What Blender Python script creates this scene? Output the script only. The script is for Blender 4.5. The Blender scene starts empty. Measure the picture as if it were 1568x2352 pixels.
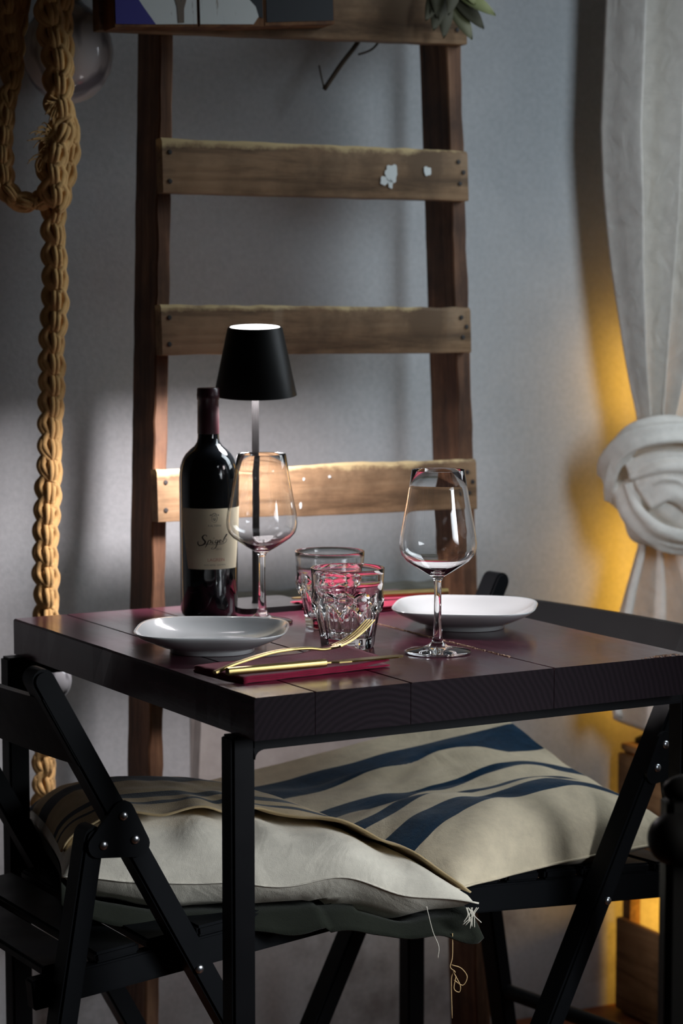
import bpy, bmesh, math, random
from mathutils import Vector, Matrix, noise
from math import sin, cos, pi, radians, sqrt

C = bpy.context.scene.collection
sc = bpy.context.scene
random.seed(7)

# ------------------------------------------------------------------ camera, light, exposure
YAW_WALL = radians(27.0)                       # the back wall runs away to the right
EW = Vector((cos(YAW_WALL), sin(YAW_WALL), 0))  # along the wall
NW = Vector((-sin(YAW_WALL), cos(YAW_WALL), 0)) # into the wall
W0 = NW * 3.232

def wp(s, h, z):
    """point: s along the back wall, h in front of it, height z"""
    return W0 + EW * s - NW * h + Vector((0, 0, z))

cam_d = bpy.data.cameras.new('camera')
cam_d.lens = 85
cam_d.sensor_width = 36
cam_d.dof.use_dof = True
cam_d.dof.focus_distance = 2.80
cam_d.dof.aperture_fstop = 5.6
cam = bpy.data.objects.new('camera', cam_d)
C.objects.link(cam)
cam.location = (0, 0, 1.2)
cam.rotation_euler = (radians(90) - math.atan(564 / (85 / 36 * 2352)), 0, 0)
sc.camera = cam

sc.view_settings.view_transform = 'Standard'
sc.view_settings.look = 'None'
sc.view_settings.exposure = 0.0
sc.view_settings.gamma = 1.0
sc.view_settings.use_curve_mapping = False

world = bpy.data.worlds.new('world')
sc.world = world
world.use_nodes = True
bg = world.node_tree.nodes['Background']
bg.inputs[0].default_value = (1.0, 0.74, 0.52, 1)
bg.inputs[1].default_value = 0.006

def area(name, loc, to, sx, sy, energy, col, spread=180):
    d = bpy.data.lights.new(name, 'AREA')
    d.shape = 'RECTANGLE'
    d.size, d.size_y = sx, sy
    d.energy = energy
    d.color = col
    d.spread = radians(spread)
    o = bpy.data.objects.new(name, d)
    C.objects.link(o)
    o.location = loc
    dv = Vector(to) - Vector(loc)
    o.rotation_euler = dv.to_track_quat('-Z', 'Y').to_euler()
    return o

# daylight through the glazed door of the front return wall: high light on to the back wall, plus a low fill added to brighten the open cushion
area('door_daylight', wp(1.88, 1.93, 1.55), wp(2.33, 0.0, 1.15), 0.40, 1.05, 2.3, (0.78, 0.90, 1.0), 52)
area('door_low_fill', wp(1.88, 1.93, 0.95), (0.08, 2.52, 0.46), 0.45, 0.5, 2.4, (0.88, 0.94, 1.0), 52)
# daylight through the window of the right wall, beside the curtain
area('side_window_daylight', wp(2.42, 0.62, 1.60), (0.10, 3.10, 0.95), 0.44, 1.0, 3.7, (0.84, 0.93, 1.0), 96)

# ------------------------------------------------------------------ helpers
def mat(name, col, rough=0.5, metal=0.0, spec=0.5, trans=0.0, ior=1.45, coat=0.0):
    m = bpy.data.materials.new(name)
    m.use_nodes = True
    b = m.node_tree.nodes['Principled BSDF']
    b.inputs['Base Color'].default_value = (*col, 1)
    b.inputs['Roughness'].default_value = rough
    b.inputs['Metallic'].default_value = metal
    b.inputs['Specular IOR Level'].default_value = spec
    b.inputs['Transmission Weight'].default_value = trans
    b.inputs['IOR'].default_value = ior
    b.inputs['Coat Weight'].default_value = coat
    return m

class NT:
    def __init__(s, m):
        s.m = m; s.t = m.node_tree; s.b = s.t.nodes['Principled BSDF']
    def n(s, typ, **kw):
        x = s.t.nodes.new(typ)
        for k, v in kw.items():
            if k.startswith('i_'):
                key = k[2:]
                key = int(key) if key.isdigit() else key.replace('_', ' ')
                x.inputs[key].default_value = v
            else:
                setattr(x, k, v)
        return x
    def l(s, a, b):
        s.t.links.new(a, b)
    def coord(s, which='Object', scale=(1, 1, 1), loc=(0, 0, 0)):
        tc = s.n('ShaderNodeTexCoord'); mp = s.n('ShaderNodeMapping')
        mp.inputs['Scale'].default_value = scale
        mp.inputs['Location'].default_value = loc
        s.l(tc.outputs[which], mp.inputs[0])
        return mp.outputs[0]
    def noise(s, vec, scale, detail=4, rough=0.6, dist=0.0):
        x = s.n('ShaderNodeTexNoise')
        x.inputs['Scale'].default_value = scale; x.inputs['Detail'].default_value = detail
        x.inputs['Roughness'].default_value = rough; x.inputs['Distortion'].default_value = dist
        s.l(vec, x.inputs['Vector'])
        return x.outputs['Fac']
    def ramp(s, fac, stops, interp='LINEAR'):
        x = s.n('ShaderNodeValToRGB')
        cr = x.color_ramp; cr.interpolation = interp
        while len(cr.elements) > 1: cr.elements.remove(cr.elements[-1])
        cr.elements[0].position = stops[0][0]; cr.elements[0].color = (*stops[0][1], 1)
        for p, c in stops[1:]:
            e = cr.elements.new(p); e.color = (*c, 1)
        s.l(fac, x.inputs[0])
        return x.outputs[0]
    def mix(s, fac, a, b, mode='MIX'):
        x = s.n('ShaderNodeMix', data_type='RGBA', blend_type=mode)
        for sock, v in ((x.inputs[0], fac), (x.inputs[6], a), (x.inputs[7], b)):
            if hasattr(v, 'is_output'): s.l(v, sock)
            elif isinstance(v, (int, float)): sock.default_value = v
            else: sock.default_value = (*v, 1)
        return x.outputs[2]
    def math(s, op, a, b=0.0, clamp=False):
        x = s.n('ShaderNodeMath', operation=op, use_clamp=clamp)
        for i, v in enumerate((a, b)):
            if hasattr(v, 'is_output'): s.l(v, x.inputs[i])
            else: x.inputs[i].default_value = v
        return x.outputs[0]
    def sep(s, vec):
        x = s.n('ShaderNodeSeparateXYZ'); s.l(vec, x.inputs[0]); return x.outputs
    def color(s, sock): s.l(sock, s.b.inputs['Base Color'])
    def rough(s, sock): s.l(sock, s.b.inputs['Roughness'])
    def bump(s, h, strength=0.3, dist=0.002):
        x = s.n('ShaderNodeBump'); x.inputs['Strength'].default_value = strength
        x.inputs['Distance'].default_value = dist
        s.l(h, x.inputs['Height']); s.l(x.outputs[0], s.b.inputs['Normal'])

def link(name, me, m, parent=None, smooth=False):
    o = bpy.data.objects.new(name, me)
    C.objects.link(o)
    if m is not None:
        for mm in (m if isinstance(m, (list, tuple)) else [m]):
            me.materials.append(mm)
    if parent is not None: o.parent = parent
    if smooth:
        for p in me.polygons: p.use_smooth = True
    return o

def mesh(name, V, F, m, parent=None, smooth=False, uv=None, mi=None):
    me = bpy.data.meshes.new(name)
    me.from_pydata([tuple(v) for v in V], [], F)
    me.update()
    o = link(name, me, m, parent, smooth)
    if uv:
        l = me.uv_layers.new(name='UVMap')
        for lp in me.loops: l.data[lp.index].uv = uv[lp.vertex_index]
    if mi:
        for p, k in zip(me.polygons, mi): p.material_index = k
    return o

class MB:
    """collects shapes into one mesh"""
    def __init__(s): s.V = []; s.F = []; s.M = []
    def add(s, V, F, k=0):
        o = len(s.V); s.V += [Vector(v) for v in V]
        s.F += [[i + o for i in f] for f in F]; s.M += [k] * len(F)
        return s
    def bm(s, b, k=0):
        b.verts.index_update()
        s.add([v.co.copy() for v in b.verts], [[v.index for v in f.verts] for f in b.faces], k); b.free(); return s
    def box(s, x0, x1, y0, y1, z0, z1, bev=0.0, seg=2, M=None, k=0):
        b = bmesh.new(); bmesh.ops.create_cube(b, size=1)
        for v in b.verts:
            v.co = Vector(((x0 + x1) / 2 + v.co.x * (x1 - x0), (y0 + y1) / 2 + v.co.y * (y1 - y0), (z0 + z1) / 2 + v.co.z * (z1 - z0)))
        if bev > 0: bmesh.ops.bevel(b, geom=b.edges[:], offset=bev, segments=seg, affect='EDGES')
        if M is not None: bmesh.ops.transform(b, matrix=M, verts=b.verts)
        return s.bm(b, k)
    def tube(s, P, r, n=10, cap=True, k=0, up=None, sq=1.0):
        P = [Vector(p) for p in P]; R = r if isinstance(r, (list, tuple)) else [r] * len(P)
        V = []; F = []
        ref = Vector(up) if up else Vector((0.13, 0.31, 0.94))
        t0 = (P[1] - P[0]).normalized()
        a = (ref - t0 * ref.dot(t0)).normalized()
        for i, p in enumerate(P):
            t = (P[min(i + 1, len(P) - 1)] - P[max(i - 1, 0)]).normalized()
            a = (a - t * a.dot(t)).normalized(); bb = t.cross(a)
            for j in range(n):
                w = 2 * pi * j / n
                V.append(p + a * cos(w) * R[i] + bb * sin(w) * R[i] * sq)
        for i in range(len(P) - 1):
            for j in range(n):
                F.append([i * n + j, i * n + (j + 1) % n, (i + 1) * n + (j + 1) % n, (i + 1) * n + j])
        if cap:
            F.append(list(range(n - 1, -1, -1))); F.append(list(range((len(P) - 1) * n, len(P) * n)))
        return s.add(V, F, k)
    def lathe(s, prof, n=48, k=0, closed=False, c=(0, 0, 0)):
        V = []; F = []; idx = []
        c = Vector(c)
        for r, z in prof:
            if r < 1e-6: idx.append([len(V)] * n); V.append(c + Vector((0, 0, z)))
            else:
                idx.append(list(range(len(V), len(V) + n)))
                V += [c + Vector((r * cos(2 * pi * j / n), r * sin(2 * pi * j / n), z)) for j in range(n)]
        L = len(prof)
        for i in range(L if closed else L - 1):
            A, B = idx[i], idx[(i + 1) % L]
            for j in range(n):
                f = [A[j], A[(j + 1) % n], B[(j + 1) % n], B[j]]
                g = []
                for q in f:
                    if q not in g: g.append(q)
                if len(g) > 2: F.append(g)
        return s.add(V, F, k)
    def prism(s, pts, z0, z1, M=None, k=0):
        n = len(pts)
        V = [Vector((x, y, z0)) for x, y in pts] + [Vector((x, y, z1)) for x, y in pts]
        F = [list(range(n - 1, -1, -1)), list(range(n, 2 * n))] + [[i, (i + 1) % n, n + (i + 1) % n, n + i] for i in range(n)]
        if M is not None: V = [M @ v for v in V]
        return s.add(V, F, k)
    def build(s, name, m, parent=None, smooth=False, auto=None):
        o = mesh(name, s.V, s.F, m, parent, smooth, mi=s.M if any(s.M) else None)
        b = bmesh.new(); b.from_mesh(o.data); bmesh.ops.recalc_face_normals(b, faces=b.faces[:]); b.to_mesh(o.data); b.free()
        if auto:
            for p in o.data.polygons: p.use_smooth = True
            b = bmesh.new(); b.from_mesh(o.data)
            for e in b.edges:
                if len(e.link_faces) == 2 and e.calc_face_angle(0) > radians(auto): e.smooth = False
            b.to_mesh(o.data); b.free()
        return o

def crom(P, per=8):
    """smooth curve through points"""
    P = [Vector(p) for p in P]; Q = [P[0] * 2 - P[1]] + P + [P[-1] * 2 - P[-2]]; out = []
    for i in range(1, len(Q) - 2):
        for k in range(per):
            t = k / per; a, b, c, d = Q[i - 1], Q[i], Q[i + 1], Q[i + 2]
            out.append(0.5 * ((2 * b) + (c - a) * t + (2 * a - 5 * b + 4 * c - d) * t * t + (3 * b - a - 3 * c + d) * t ** 3))
    out.append(P[-1]); return out

def lerp_tab(tab, x):
    if x <= tab[0][0]: return tab[0][1]
    for (a, b), (c, d) in zip(tab, tab[1:]):
        if x <= c: return b + (d - b) * (x - a) / (c - a)
    return tab[-1][1]

def tag(o, label, cat, group=None, kind=None):
    o['label'] = label; o['category'] = cat
    if group: o['group'] = group
    if kind: o['kind'] = kind
    return o

def struct(o):
    o['kind'] = 'structure'; return o

def thing(name, label, cat, loc=(0, 0, 0), rot=(0, 0, 0), group=None):
    o = bpy.data.objects.new(name, None); C.objects.link(o)
    o.empty_display_size = 0.05
    o.location = loc; o.rotation_euler = rot
    return tag(o, label, cat, group)

def copy_tree(o):
    c = o.copy(); C.objects.link(c)
    for ch in [x for x in o.children]:
        d = copy_tree(ch); d.parent = c
        d.matrix_parent_inverse = ch.matrix_parent_inverse.copy()
    return c

def nz(x, y=0.0, z=0.0, s=1.0):
    return noise.noise(Vector((x, y, z)) * s)

# ------------------------------------------------------------------ materials
def mat_wall():
    m = mat('concrete_plaster', (0.36, 0.385, 0.40), 0.85, spec=0.2); t = NT(m)
    v = t.coord('Object')
    a = t.noise(v, 3.0, 6, 0.62, 0.6)
    c = t.ramp(a, [(0.3, (0.40, 0.425, 0.44)), (0.5, (0.465, 0.485, 0.50)), (0.72, (0.54, 0.555, 0.565))])
    f = t.noise(v, 120, 3, 0.6)
    c = t.mix(0.22, c, t.ramp(f, [(0.3, (0.32, 0.33, 0.34)), (0.7, (0.64, 0.65, 0.66))]))
    # old stains low on the wall
    z = t.sep(v)[2]
    st = t.math('MULTIPLY', t.ramp(t.noise(v, 7, 5, 0.65), [(0.5, (0, 0, 0)), (0.66, (1, 1, 1))]), t.math('LESS_THAN', z, 0.34))
    c = t.mix(t.math('MULTIPLY', st, 0.55), c, (0.13, 0.11, 0.095))
    t.color(c)
    t.bump(t.math('ADD', t.noise(v, 9, 6, 0.6), t.math('MULTIPLY', f, 0.3)), 0.25, 0.006)
    return m

def mat_wood(name, dark, mid, light, wear=None, axis='x', rough=0.62, scale=1.0):
    """weathered timber, grain along the given axis; wear = (height, colour) of a rubbed pale upper arris"""
    m = mat(name, mid, rough, spec=0.3); t = NT(m)
    sc_ = {'x': (2.2, 26, 26), 'z': (26, 26, 2.2), 'y': (26, 2.2, 26)}[axis]
    v = t.coord('Object', tuple(q * scale for q in sc_)); o = t.coord('Object')
    g = t.noise(v, 1.6, 6, 0.65, 0.5)
    c = t.ramp(g, [(0.28, dark), (0.5, mid), (0.75, light)])
    blot = t.noise(o, 9, 5, 0.6)
    c = t.mix(t.ramp(blot, [(0.42, (0, 0, 0)), (0.66, (0.72, 0.72, 0.72))]), c, dark)
    if wear:
        z = t.sep(o)[2]
        e = t.math('ADD', z, t.math('MULTIPLY', t.math('SUBTRACT', t.noise(o, 22, 4, 0.6), 0.5), 0.034))
        w = t.math('MULTIPLY', t.math('SUBTRACT', e, wear[0]), 160.0, True)
        c = t.mix(t.math('MULTIPLY', w, 0.8), c, wear[1])
    t.color(c)
    t.bump(t.math('ADD', g, t.math('MULTIPLY', blot, 0.5)), 0.4, 0.002)
    return m

def mat_table():
    m = mat('plum_painted_wood', (0.05, 0.018, 0.024), 0.34, spec=0.5); t = NT(m)
    o = t.coord('Object'); v = t.coord('Object', (30, 3, 30))
    g = t.noise(v, 1.5, 5, 0.6, 0.4)
    c = t.ramp(g, [(0.3, (0.040, 0.010, 0.018)), (0.7, (0.085, 0.022, 0.036))])
    big = t.noise(o, 6, 4, 0.6)
    c = t.mix(t.math('MULTIPLY', big, 0.4), c, (0.07, 0.022, 0.032))
    sp = t.ramp(t.noise(o, 160, 2, 0.5), [(0.74, (0, 0, 0)), (0.79, (1, 1, 1))])
    c = t.mix(t.math('MULTIPLY', sp, 0.35), c, (0.35, 0.26, 0.24))
    t.color(c)
    t.rough(t.math('ADD', t.math('MULTIPLY', big, 0.22), t.math('MULTIPLY', g, 0.16)))
    t.bump(t.math('ADD', t.math('MULTIPLY', g, 0.6), big), 0.16, 0.0016)
    return m

def mat_endgrain():
    m = mat('plum_painted_end_grain', (0.016, 0.009, 0.014), 0.6, spec=0.07); t = NT(m)
    o = t.coord('Object')
    w = t.n('ShaderNodeTexWave', wave_type='RINGS', rings_direction='Y')
    mp = t.n('ShaderNodeMapping'); mp.inputs['Location'].default_value = (-0.15, 0, -0.62)
    t.l(o, mp.inputs[0]); t.l(mp.outputs[0], w.inputs[0])
    w.inputs['Scale'].default_value = 45; w.inputs['Distortion'].default_value = 3.0; w.inputs['Detail'].default_value = 3
    t.color(t.ramp(w.outputs['Fac'], [(0.0, (0.008, 0.005, 0.007)), (1.0, (0.013, 0.008, 0.011))]))
    t.bump(w.outputs['Fac'], 0.18, 0.0006)
    return m

def mat_black(name, col=(0.008, 0.008, 0.009), rough=0.45):
    m = mat(name, col, rough, spec=0.11); t = NT(m)
    v = t.coord('Object')
    t.bump(t.noise(v, 60, 4, 0.6), 0.12, 0.001)
    t.rough(t.math('ADD', t.math('MULTIPLY', t.noise(v, 14, 4, 0.6), 0.25), rough - 0.12))
    return m

def mat_cloth(name, base, stripes=None, scol=(0.006, 0.035, 0.075), rough=0.95, weave=900, axis=1, crumple=None):
    m = mat(name, base, rough, spec=0.15); t = NT(m)
    m.node_tree.nodes['Principled BSDF'].inputs['Sheen Weight'].default_value = 0.15
    o = t.coord('Object')
    c = t.ramp(t.noise(o, 40, 5, 0.65), [(0.3, tuple(q * 0.88 for q in base)), (0.7, tuple(min(1, q * 1.08) for q in base))])
    if stripes:
        uv = t.coord('UV'); f = t.sep(uv)[axis]
        f = t.math('ADD', f, t.math('MULTIPLY', t.math('SUBTRACT', t.noise(o, 14, 3, 0.5), 0.5), 0.012))
        acc = None
        for a, b in stripes:
            s = t.math('MULTIPLY', t.math('GREATER_THAN', f, a), t.math('LESS_THAN', f, b))
            acc = s if acc is None else t.math('MAXIMUM', acc, s)
        c = t.mix(acc, c, t.ramp(t.noise(o, 70, 4, 0.6), [(0.3, tuple(q * 0.8 for q in scol)), (0.7, tuple(q * 1.25 for q in scol))]))
    t.color(c)
    wv = t.math('ADD', t.noise(t.coord('Object', (1, 0.25, 1)), weave, 2, 0.5), t.noise(o, 160, 3, 0.6))
    if crumple: wv = t.math('ADD', wv, t.math('MULTIPLY', t.noise(o, crumple[0], 3, 0.5, 1.2), crumple[1]))
    t.bump(wv, 0.35, 0.0012)
    return m

M_WALL = mat_wall()
M_RAIL = mat_wood('ladder_rail_wood', (0.03, 0.014, 0.008), (0.15, 0.072, 0.038), (0.28, 0.15, 0.08), axis='z')
M_RUNG = mat_wood('ladder_rung_wood', (0.070, 0.043, 0.024), (0.29, 0.180, 0.098), (0.39, 0.265, 0.155), wear=(0.027, (0.62, 0.48, 0.25)))
M_SIGN = mat_wood('sign_plank_wood', (0.06, 0.02, 0.008), (0.20, 0.085, 0.028), (0.32, 0.16, 0.06), axis='z')
M_TABLE = mat_table()
M_END = mat_endgrain()
M_STEEL = mat_black('black_painted_steel', (0.006, 0.006, 0.007), 0.42)
M_CHAIR = mat_black('black_painted_wood', (0.0065, 0.0072, 0.0085), 0.46)
M_CHROME = mat('bolt_steel', (0.6, 0.62, 0.65), 0.28, 1.0)
M_GLASS = mat('clear_glass', (1, 1, 1), 0.0, trans=1.0, ior=1.47)
M_BOTTLE = mat('dark_bottle_glass', (0.003, 0.004, 0.005), 0.06, spec=0.6, coat=0.3)
M_FOIL = mat('burgundy_foil_capsule', (0.045, 0.010, 0.016), 0.35, 0.0, spec=0.7)
M_LABEL = mat('cream_label_paper', (0.72, 0.66, 0.47), 0.75, spec=0.2)
M_INK = mat('black_label_ink', (0.03, 0.03, 0.028), 0.8)
M_INKG = mat('grey_label_ink', (0.22, 0.21, 0.16), 0.8)
M_INKR = mat('red_label_ink', (0.50, 0.20, 0.13), 0.8)
M_PLATE = mat('white_glazed_porcelain', (0.66, 0.67, 0.67), 0.10, spec=0.5, coat=0.4)
M_SHADE = mat_black('black_lamp_metal', (0.010, 0.010, 0.010), 0.40)
M_SHADE_IN = mat('white_lamp_reflector', (0.85, 0.85, 0.85), 0.6)
M_GOLD = mat('brushed_gold_metal', (0.36, 0.265, 0.105), 0.38, 1.0)
M_NAPKIN = mat_cloth('burgundy_napkin_cloth', (0.23, 0.008, 0.035), weave=1400)
M_ROPE = mat_cloth('jute_cord', (0.68, 0.42, 0.17), weave=420)
M_INNER = mat_cloth('cream_satin_lining', (0.80, 0.74, 0.62), rough=0.6, weave=1500, crumple=(16, 7.0))
M_THREAD = mat('loose_thread', (0.62, 0.42, 0.20), 0.9)
M_FLOOR = mat_wood('red_brown_floor_boards', (0.14, 0.045, 0.018), (0.28, 0.10, 0.042), (0.36, 0.14, 0.06), axis='x', rough=0.45)
M_CRATE = mat_wood('old_crate_wood', (0.11, 0.06, 0.026), (0.28, 0.16, 0.075), (0.42, 0.26, 0.13), axis='y')
M_LEAF = mat('dried_olive_leaf', (0.20, 0.22, 0.08), 0.6)
M_LEAFD = mat('dark_dried_leaf', (0.045, 0.042, 0.018), 0.7)
M_TWIG = mat('dry_twig_bark', (0.06, 0.04, 0.025), 0.85)

def emit(name, col, st):
    m = bpy.data.materials.new(name); m.use_nodes = True
    t = m.node_tree; t.nodes.remove(t.nodes['Principled BSDF'])
    e = t.nodes.new('ShaderNodeEmission'); e.inputs[0].default_value = (*col, 1); e.inputs[1].default_value = st
    t.links.new(e.outputs[0], t.nodes['Material Output'].inputs[0]); return m
M_LED = emit('led_diffuser', (1.0, 0.92, 0.94), 220.0)
M_LEDTOP = emit('led_top_window', (1.0, 0.97, 0.96), 3.5)
M_WARM = emit('amber_lamp_glow', (1.0, 0.50, 0.05), 7.5)
M_WARM2 = emit('crate_fill_glow', (1.0, 0.50, 0.06), 34.0)  # glow of the fill bulb added inside the crate

# ------------------------------------------------------------------ the room
def wall_quad(name, s0, s1, h0, h1, z0, z1, th=0.1, m=M_WALL):
    """slab in wall coordinates"""
    mb = MB()
    P = [(s0, -h0, z0), (s1, -h0, z0), (s1, -h1, z0), (s0, -h1, z0)]
    V = [Vector(p) for p in P] + [Vector((p[0], p[1], z1)) for p in P]
    mb.add(V, [[3, 2, 1, 0], [4, 5, 6, 7], [0, 1, 5, 4], [1, 2, 6, 5], [2, 3, 7, 6], [3, 0, 4, 7]])
    o = mb.build(name, m)
    o.location = W0; o.rotation_euler = (0, 0, YAW_WALL)
    return struct(o)

wall_quad('wall_back', -0.6, 2.55, -0.12, 0.0, 0, 2.7)
wall_quad('ceiling', -0.6, 2.55, -0.12, 2.2, 2.7, 2.78)

def wall_with_window(name, axis, fixed, th, a0, a1, z0, z1, wa0, wa1, wz0, wz1):
    """wall slab with an opening; axis 's' or 'h' is the long direction"""
    mb = MB()
    def slab(p0, p1, q0, q1):
        if axis == 's': mb.box(p0, p1, -(fixed + th), -fixed, q0, q1)
        else: mb.box(fixed, fixed + th, -p1, -p0, q0, q1)
    slab(a0, wa0, z0, z1); slab(wa1, a1, z0, z1); slab(wa0, wa1, z0, wz0); slab(wa0, wa1, wz1, z1)
    o = mb.build(name, M_WALL); o.location = W0; o.rotation_euler = (0, 0, YAW_WALL)
    return struct(o)

wall_with_window('wall_right', 'h', 2.45, 0.1, 0.0, 1.97, 0, 2.7, 0.36, 0.88, 0.88, 2.15)
wall_with_window('wall_front', 's', 1.97, 0.1, 1.63, 2.55, 0, 2.7, 1.66, 2.12, 0.08, 2.15)

M_FRAME = mat_black('dark_window_frame', (0.03, 0.028, 0.026), 0.5)
def window(name, axis, fixed, a0, a1, z0, z1, nv):
    mb = MB()
    def bar(p0, p1, q0, q1):
        if axis == 's': mb.box(p0, p1, -(fixed + 0.03), -fixed, q0, q1, 0.003)
        else: mb.box(fixed, fixed + 0.03, -p1, -p0, q0, q1, 0.003)
    w = 0.03
    bar(a0, a0 + w, z0, z1); bar(a1 - w, a1, z0, z1); bar(a0, a1, z0, z0 + w); bar(a0, a1, z1 - w, z1)
    bar((a0 + a1) / 2 - 0.010, (a0 + a1) / 2 + 0.010, z0, z1)
    for i in range(1, nv):
        z = z0 + (z1 - z0) * i / nv; bar(a0, a1, z - 0.010, z + 0.010)
    o = mb.build(name, M_FRAME); o.location = W0; o.rotation_euler = (0, 0, YAW_WALL)
    return struct(o)
window('window_1', 'h', 2.455, 0.36, 0.88, 0.88, 2.15, 3)
window('door_1', 's', 1.99, 1.66, 2.12, 0.08, 2.15, 4)

mb = MB(); mb.box(-2.6, 2.6, -0.6, 4.9, -0.06, 0.0)
fl = mb.build('floor', M_FLOOR); struct(fl)

# low plastered ledge along the foot of the back wall, broken at its end
def ledge():
    V = []; F = []; n = 60; rows = [(0.001, 0.718), (0.012, 0.722), (0.026, 0.719), (0.032, 0.712), (0.032, 0.55), (0.031, 0.46), (0.032, 0.40), (0.018, 0.385), (0.001, 0.38)]
    s0, s1 = 1.395, 1.80
    for i in range(n + 1):
        s = s0 + (s1 - s0) * (i / n) ** 1.5
        for k, (h, z) in enumerate(rows):
            e = max(0, 1 - i / 3.0)
            ds = 0.010 * nz(z * 40, 3.1) * e
            rise = 0.02 * max(0, 1 - i / 14) if k >= 6 else 0
            V.append((s + ds + (0.006 * e if k in (2, 3, 4, 5) else 0), -(h + 0.002 * nz(s * 30, z * 30)), z + 0.004 * nz(s * 25, k) + rise + (0.012 * nz(s * 40, 8) if k >= 6 else 0)))
    r = len(rows)
    for i in range(n):
        for k in range(r - 1):
            F.append([i * r + k, (i + 1) * r + k, (i + 1) * r + k + 1, i * r + k + 1])
    F.append(list(range(r))); F.append(list(range(n * r, n * r + r))[::-1])
    m = mat('pale_old_plaster', (0.40, 0.375, 0.36), 0.9, spec=0.15); t = NT(m); v = t.coord('Object')
    c = t.ramp(t.noise(v, 12, 6, 0.65), [(0.3, (0.33, 0.30, 0.285)), (0.7, (0.46, 0.43, 0.41))])
    z = t.sep(v)[2]
    top = t.math('MULTIPLY', t.math('SUBTRACT', t.math('ADD', z, t.math('MULTIPLY', t.noise(v, 18, 4, .6), 0.02)), 0.708), 90, True)
    c = t.mix(t.math('MULTIPLY', top, 0.75), c, (0.15, 0.16, 0.13))
    t.color(c); t.bump(t.noise(v, 30, 5, 0.6), 0.4, 0.004)
    mb = MB(); mb.add(V, F); o = mb.build('trim_1', m, smooth=False); o.location = W0; o.rotation_euler = (0, 0, YAW_WALL)
    struct(o)
ledge()

# ------------------------------------------------------------------ table
TYAW = radians(29.8)
T0 = Vector((-0.0912, 2.5007, 0))
TU = Vector((cos(TYAW), sin(TYAW), 0)); TV = Vector((-sin(TYAW), cos(TYAW), 0))
TU_L, TV_L, TZ = 0.576, 0.664, 0.75
def tp(u, v, z=TZ): return T0 + TU * u + TV * v + Vector((0, 0, z))

def table():
    t = thing('dining_table', 'plum painted plank table with black steel legs, laid for two', 'table', T0, (0, 0, TYAW))
    # planks of the top: each runs front to back
    mb = MB(); edges = [0.0, 0.073, 0.192, 0.381, TU_L]
    th = 0.046
    for i in range(4):
        a, b = edges[i], edges[i + 1]
        g = 0.0004
        x0, x1 = a + (g if i else 0), b - (g if i < 3 else 0)
        ny = 24; bev = 0.0022
        sec = [(x0, -th), (x1, -th), (x1, -bev), (x1 - bev * (0.6 if i < 3 else 1), 0), (x0 + bev * (0.6 if i else 1), 0), (x0, -bev)]
        V = []; F = []
        for j in range(ny + 1):
            y = TV_L * j / ny
            for k, (x, z) in enumerate(sec):
                dz = 0.0006 * nz(x * 9, y * 7) if k in (3, 4) else 0
                dx = 0.0009 * nz(y * 30, i * 3.3) if (i == 0 and k in (4, 5)) else 0
                V.append((x + dx, y, TZ + z + dz))
        m_ = len(sec)
        for j in range(ny):
            for k in range(m_): F.append([j * m_ + k, j * m_ + (k + 1) % m_, (j + 1) * m_ + (k + 1) % m_, (j + 1) * m_ + k])
        mb.add(V, F, 0)
        mb.add(V[:m_], [list(range(m_))], 1); mb.add(V[-m_:], [list(range(m_))[::-1]], 1)
    mb.build('tabletop', [M_TABLE, M_END], t)
    # worn pale line along one plank joint
    mj = mat('bare_wood_wear', (0.42, 0.26, 0.17), 0.7)
    mb = MB(); random.seed(3)
    for j in range(150):
        y = 0.09 + 0.31 * random.random(); w = 0.0005 + 0.0008 * random.random(); L = 0.002 + 0.006 * random.random()
        x = 0.381 + random.uniform(-0.0008, 0.0010)
        mb.box(x - w, x + w, y, y + L, TZ - 0.0008, TZ + 0.0009, 0)
    mb.build('worn_joint', mj, t)
    # scratches on the front arris
    mb = MB()
    for j in range(34):
        u = 0.505 + 0.055 * random.random(); L = 0.003 + 0.010 * random.random()
        mb.tube([(u, 0.001, TZ + 0.0006), (u + L * 0.3, L * 0.6, TZ + 0.0009), (u + L * random.uniform(-.2, .8), L, TZ + 0.0006)], 0.00035, 4)
    mb.build('scratched_corner', mj, t)
    # steel frame: two goal-post frames (front and back) joined by side rails
    zt = TZ - th
    q = 0.028
    y0, y1 = 0.030, 0.622
    def leg(x, y): return MB().box(x, x + q, y, y + q, 0.0, zt - 0.0005, 0.003)
    for x, y in ((-0.011, y0), (0.586, y0), (-0.020, y1 + 0.012), (0.570, y1)):
        leg(x, y).build('leg', M_STEEL, t)
    mb = MB(); mb.box(q - 0.014, 0.588, y0 + 0.0004, y0 + q - 0.002, zt - 0.017, zt - 0.001, 0.002)
    # fillet at the left joint
    fil = []
    R = 0.010
    for k in range(7):
        a = pi / 2 * k / 6; fil.append((q - 0.011 + R - R * cos(a) , zt - 0.017 - R + R * sin(a)))
    fil.append((q - 0.013, zt - 0.014)); 
    M = Matrix(((1, 0, 0, 0), (0, 0, 1, 0), (0, 1, 0, 0), (0, 0, 0, 1)))
    mb.prism([(x, z) for x, z in fil], y0 + 0.0008, y0 + q - 0.003, M)
    mb.build('front_rail', M_STEEL, t)
    MB().box(0.0, 0.571, y1, y1 + q, zt - 0.022, zt - 0.001, 0.004).build('back_rail', M_STEEL, t)
    for x in (0.030, 0.552):
        MB().box(x, x + q - 0.006, y0 + q, y1, zt - 0.012, zt - 0.001, 0.003).build('side_rail', M_STEEL, t)
    return t
table()

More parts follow.
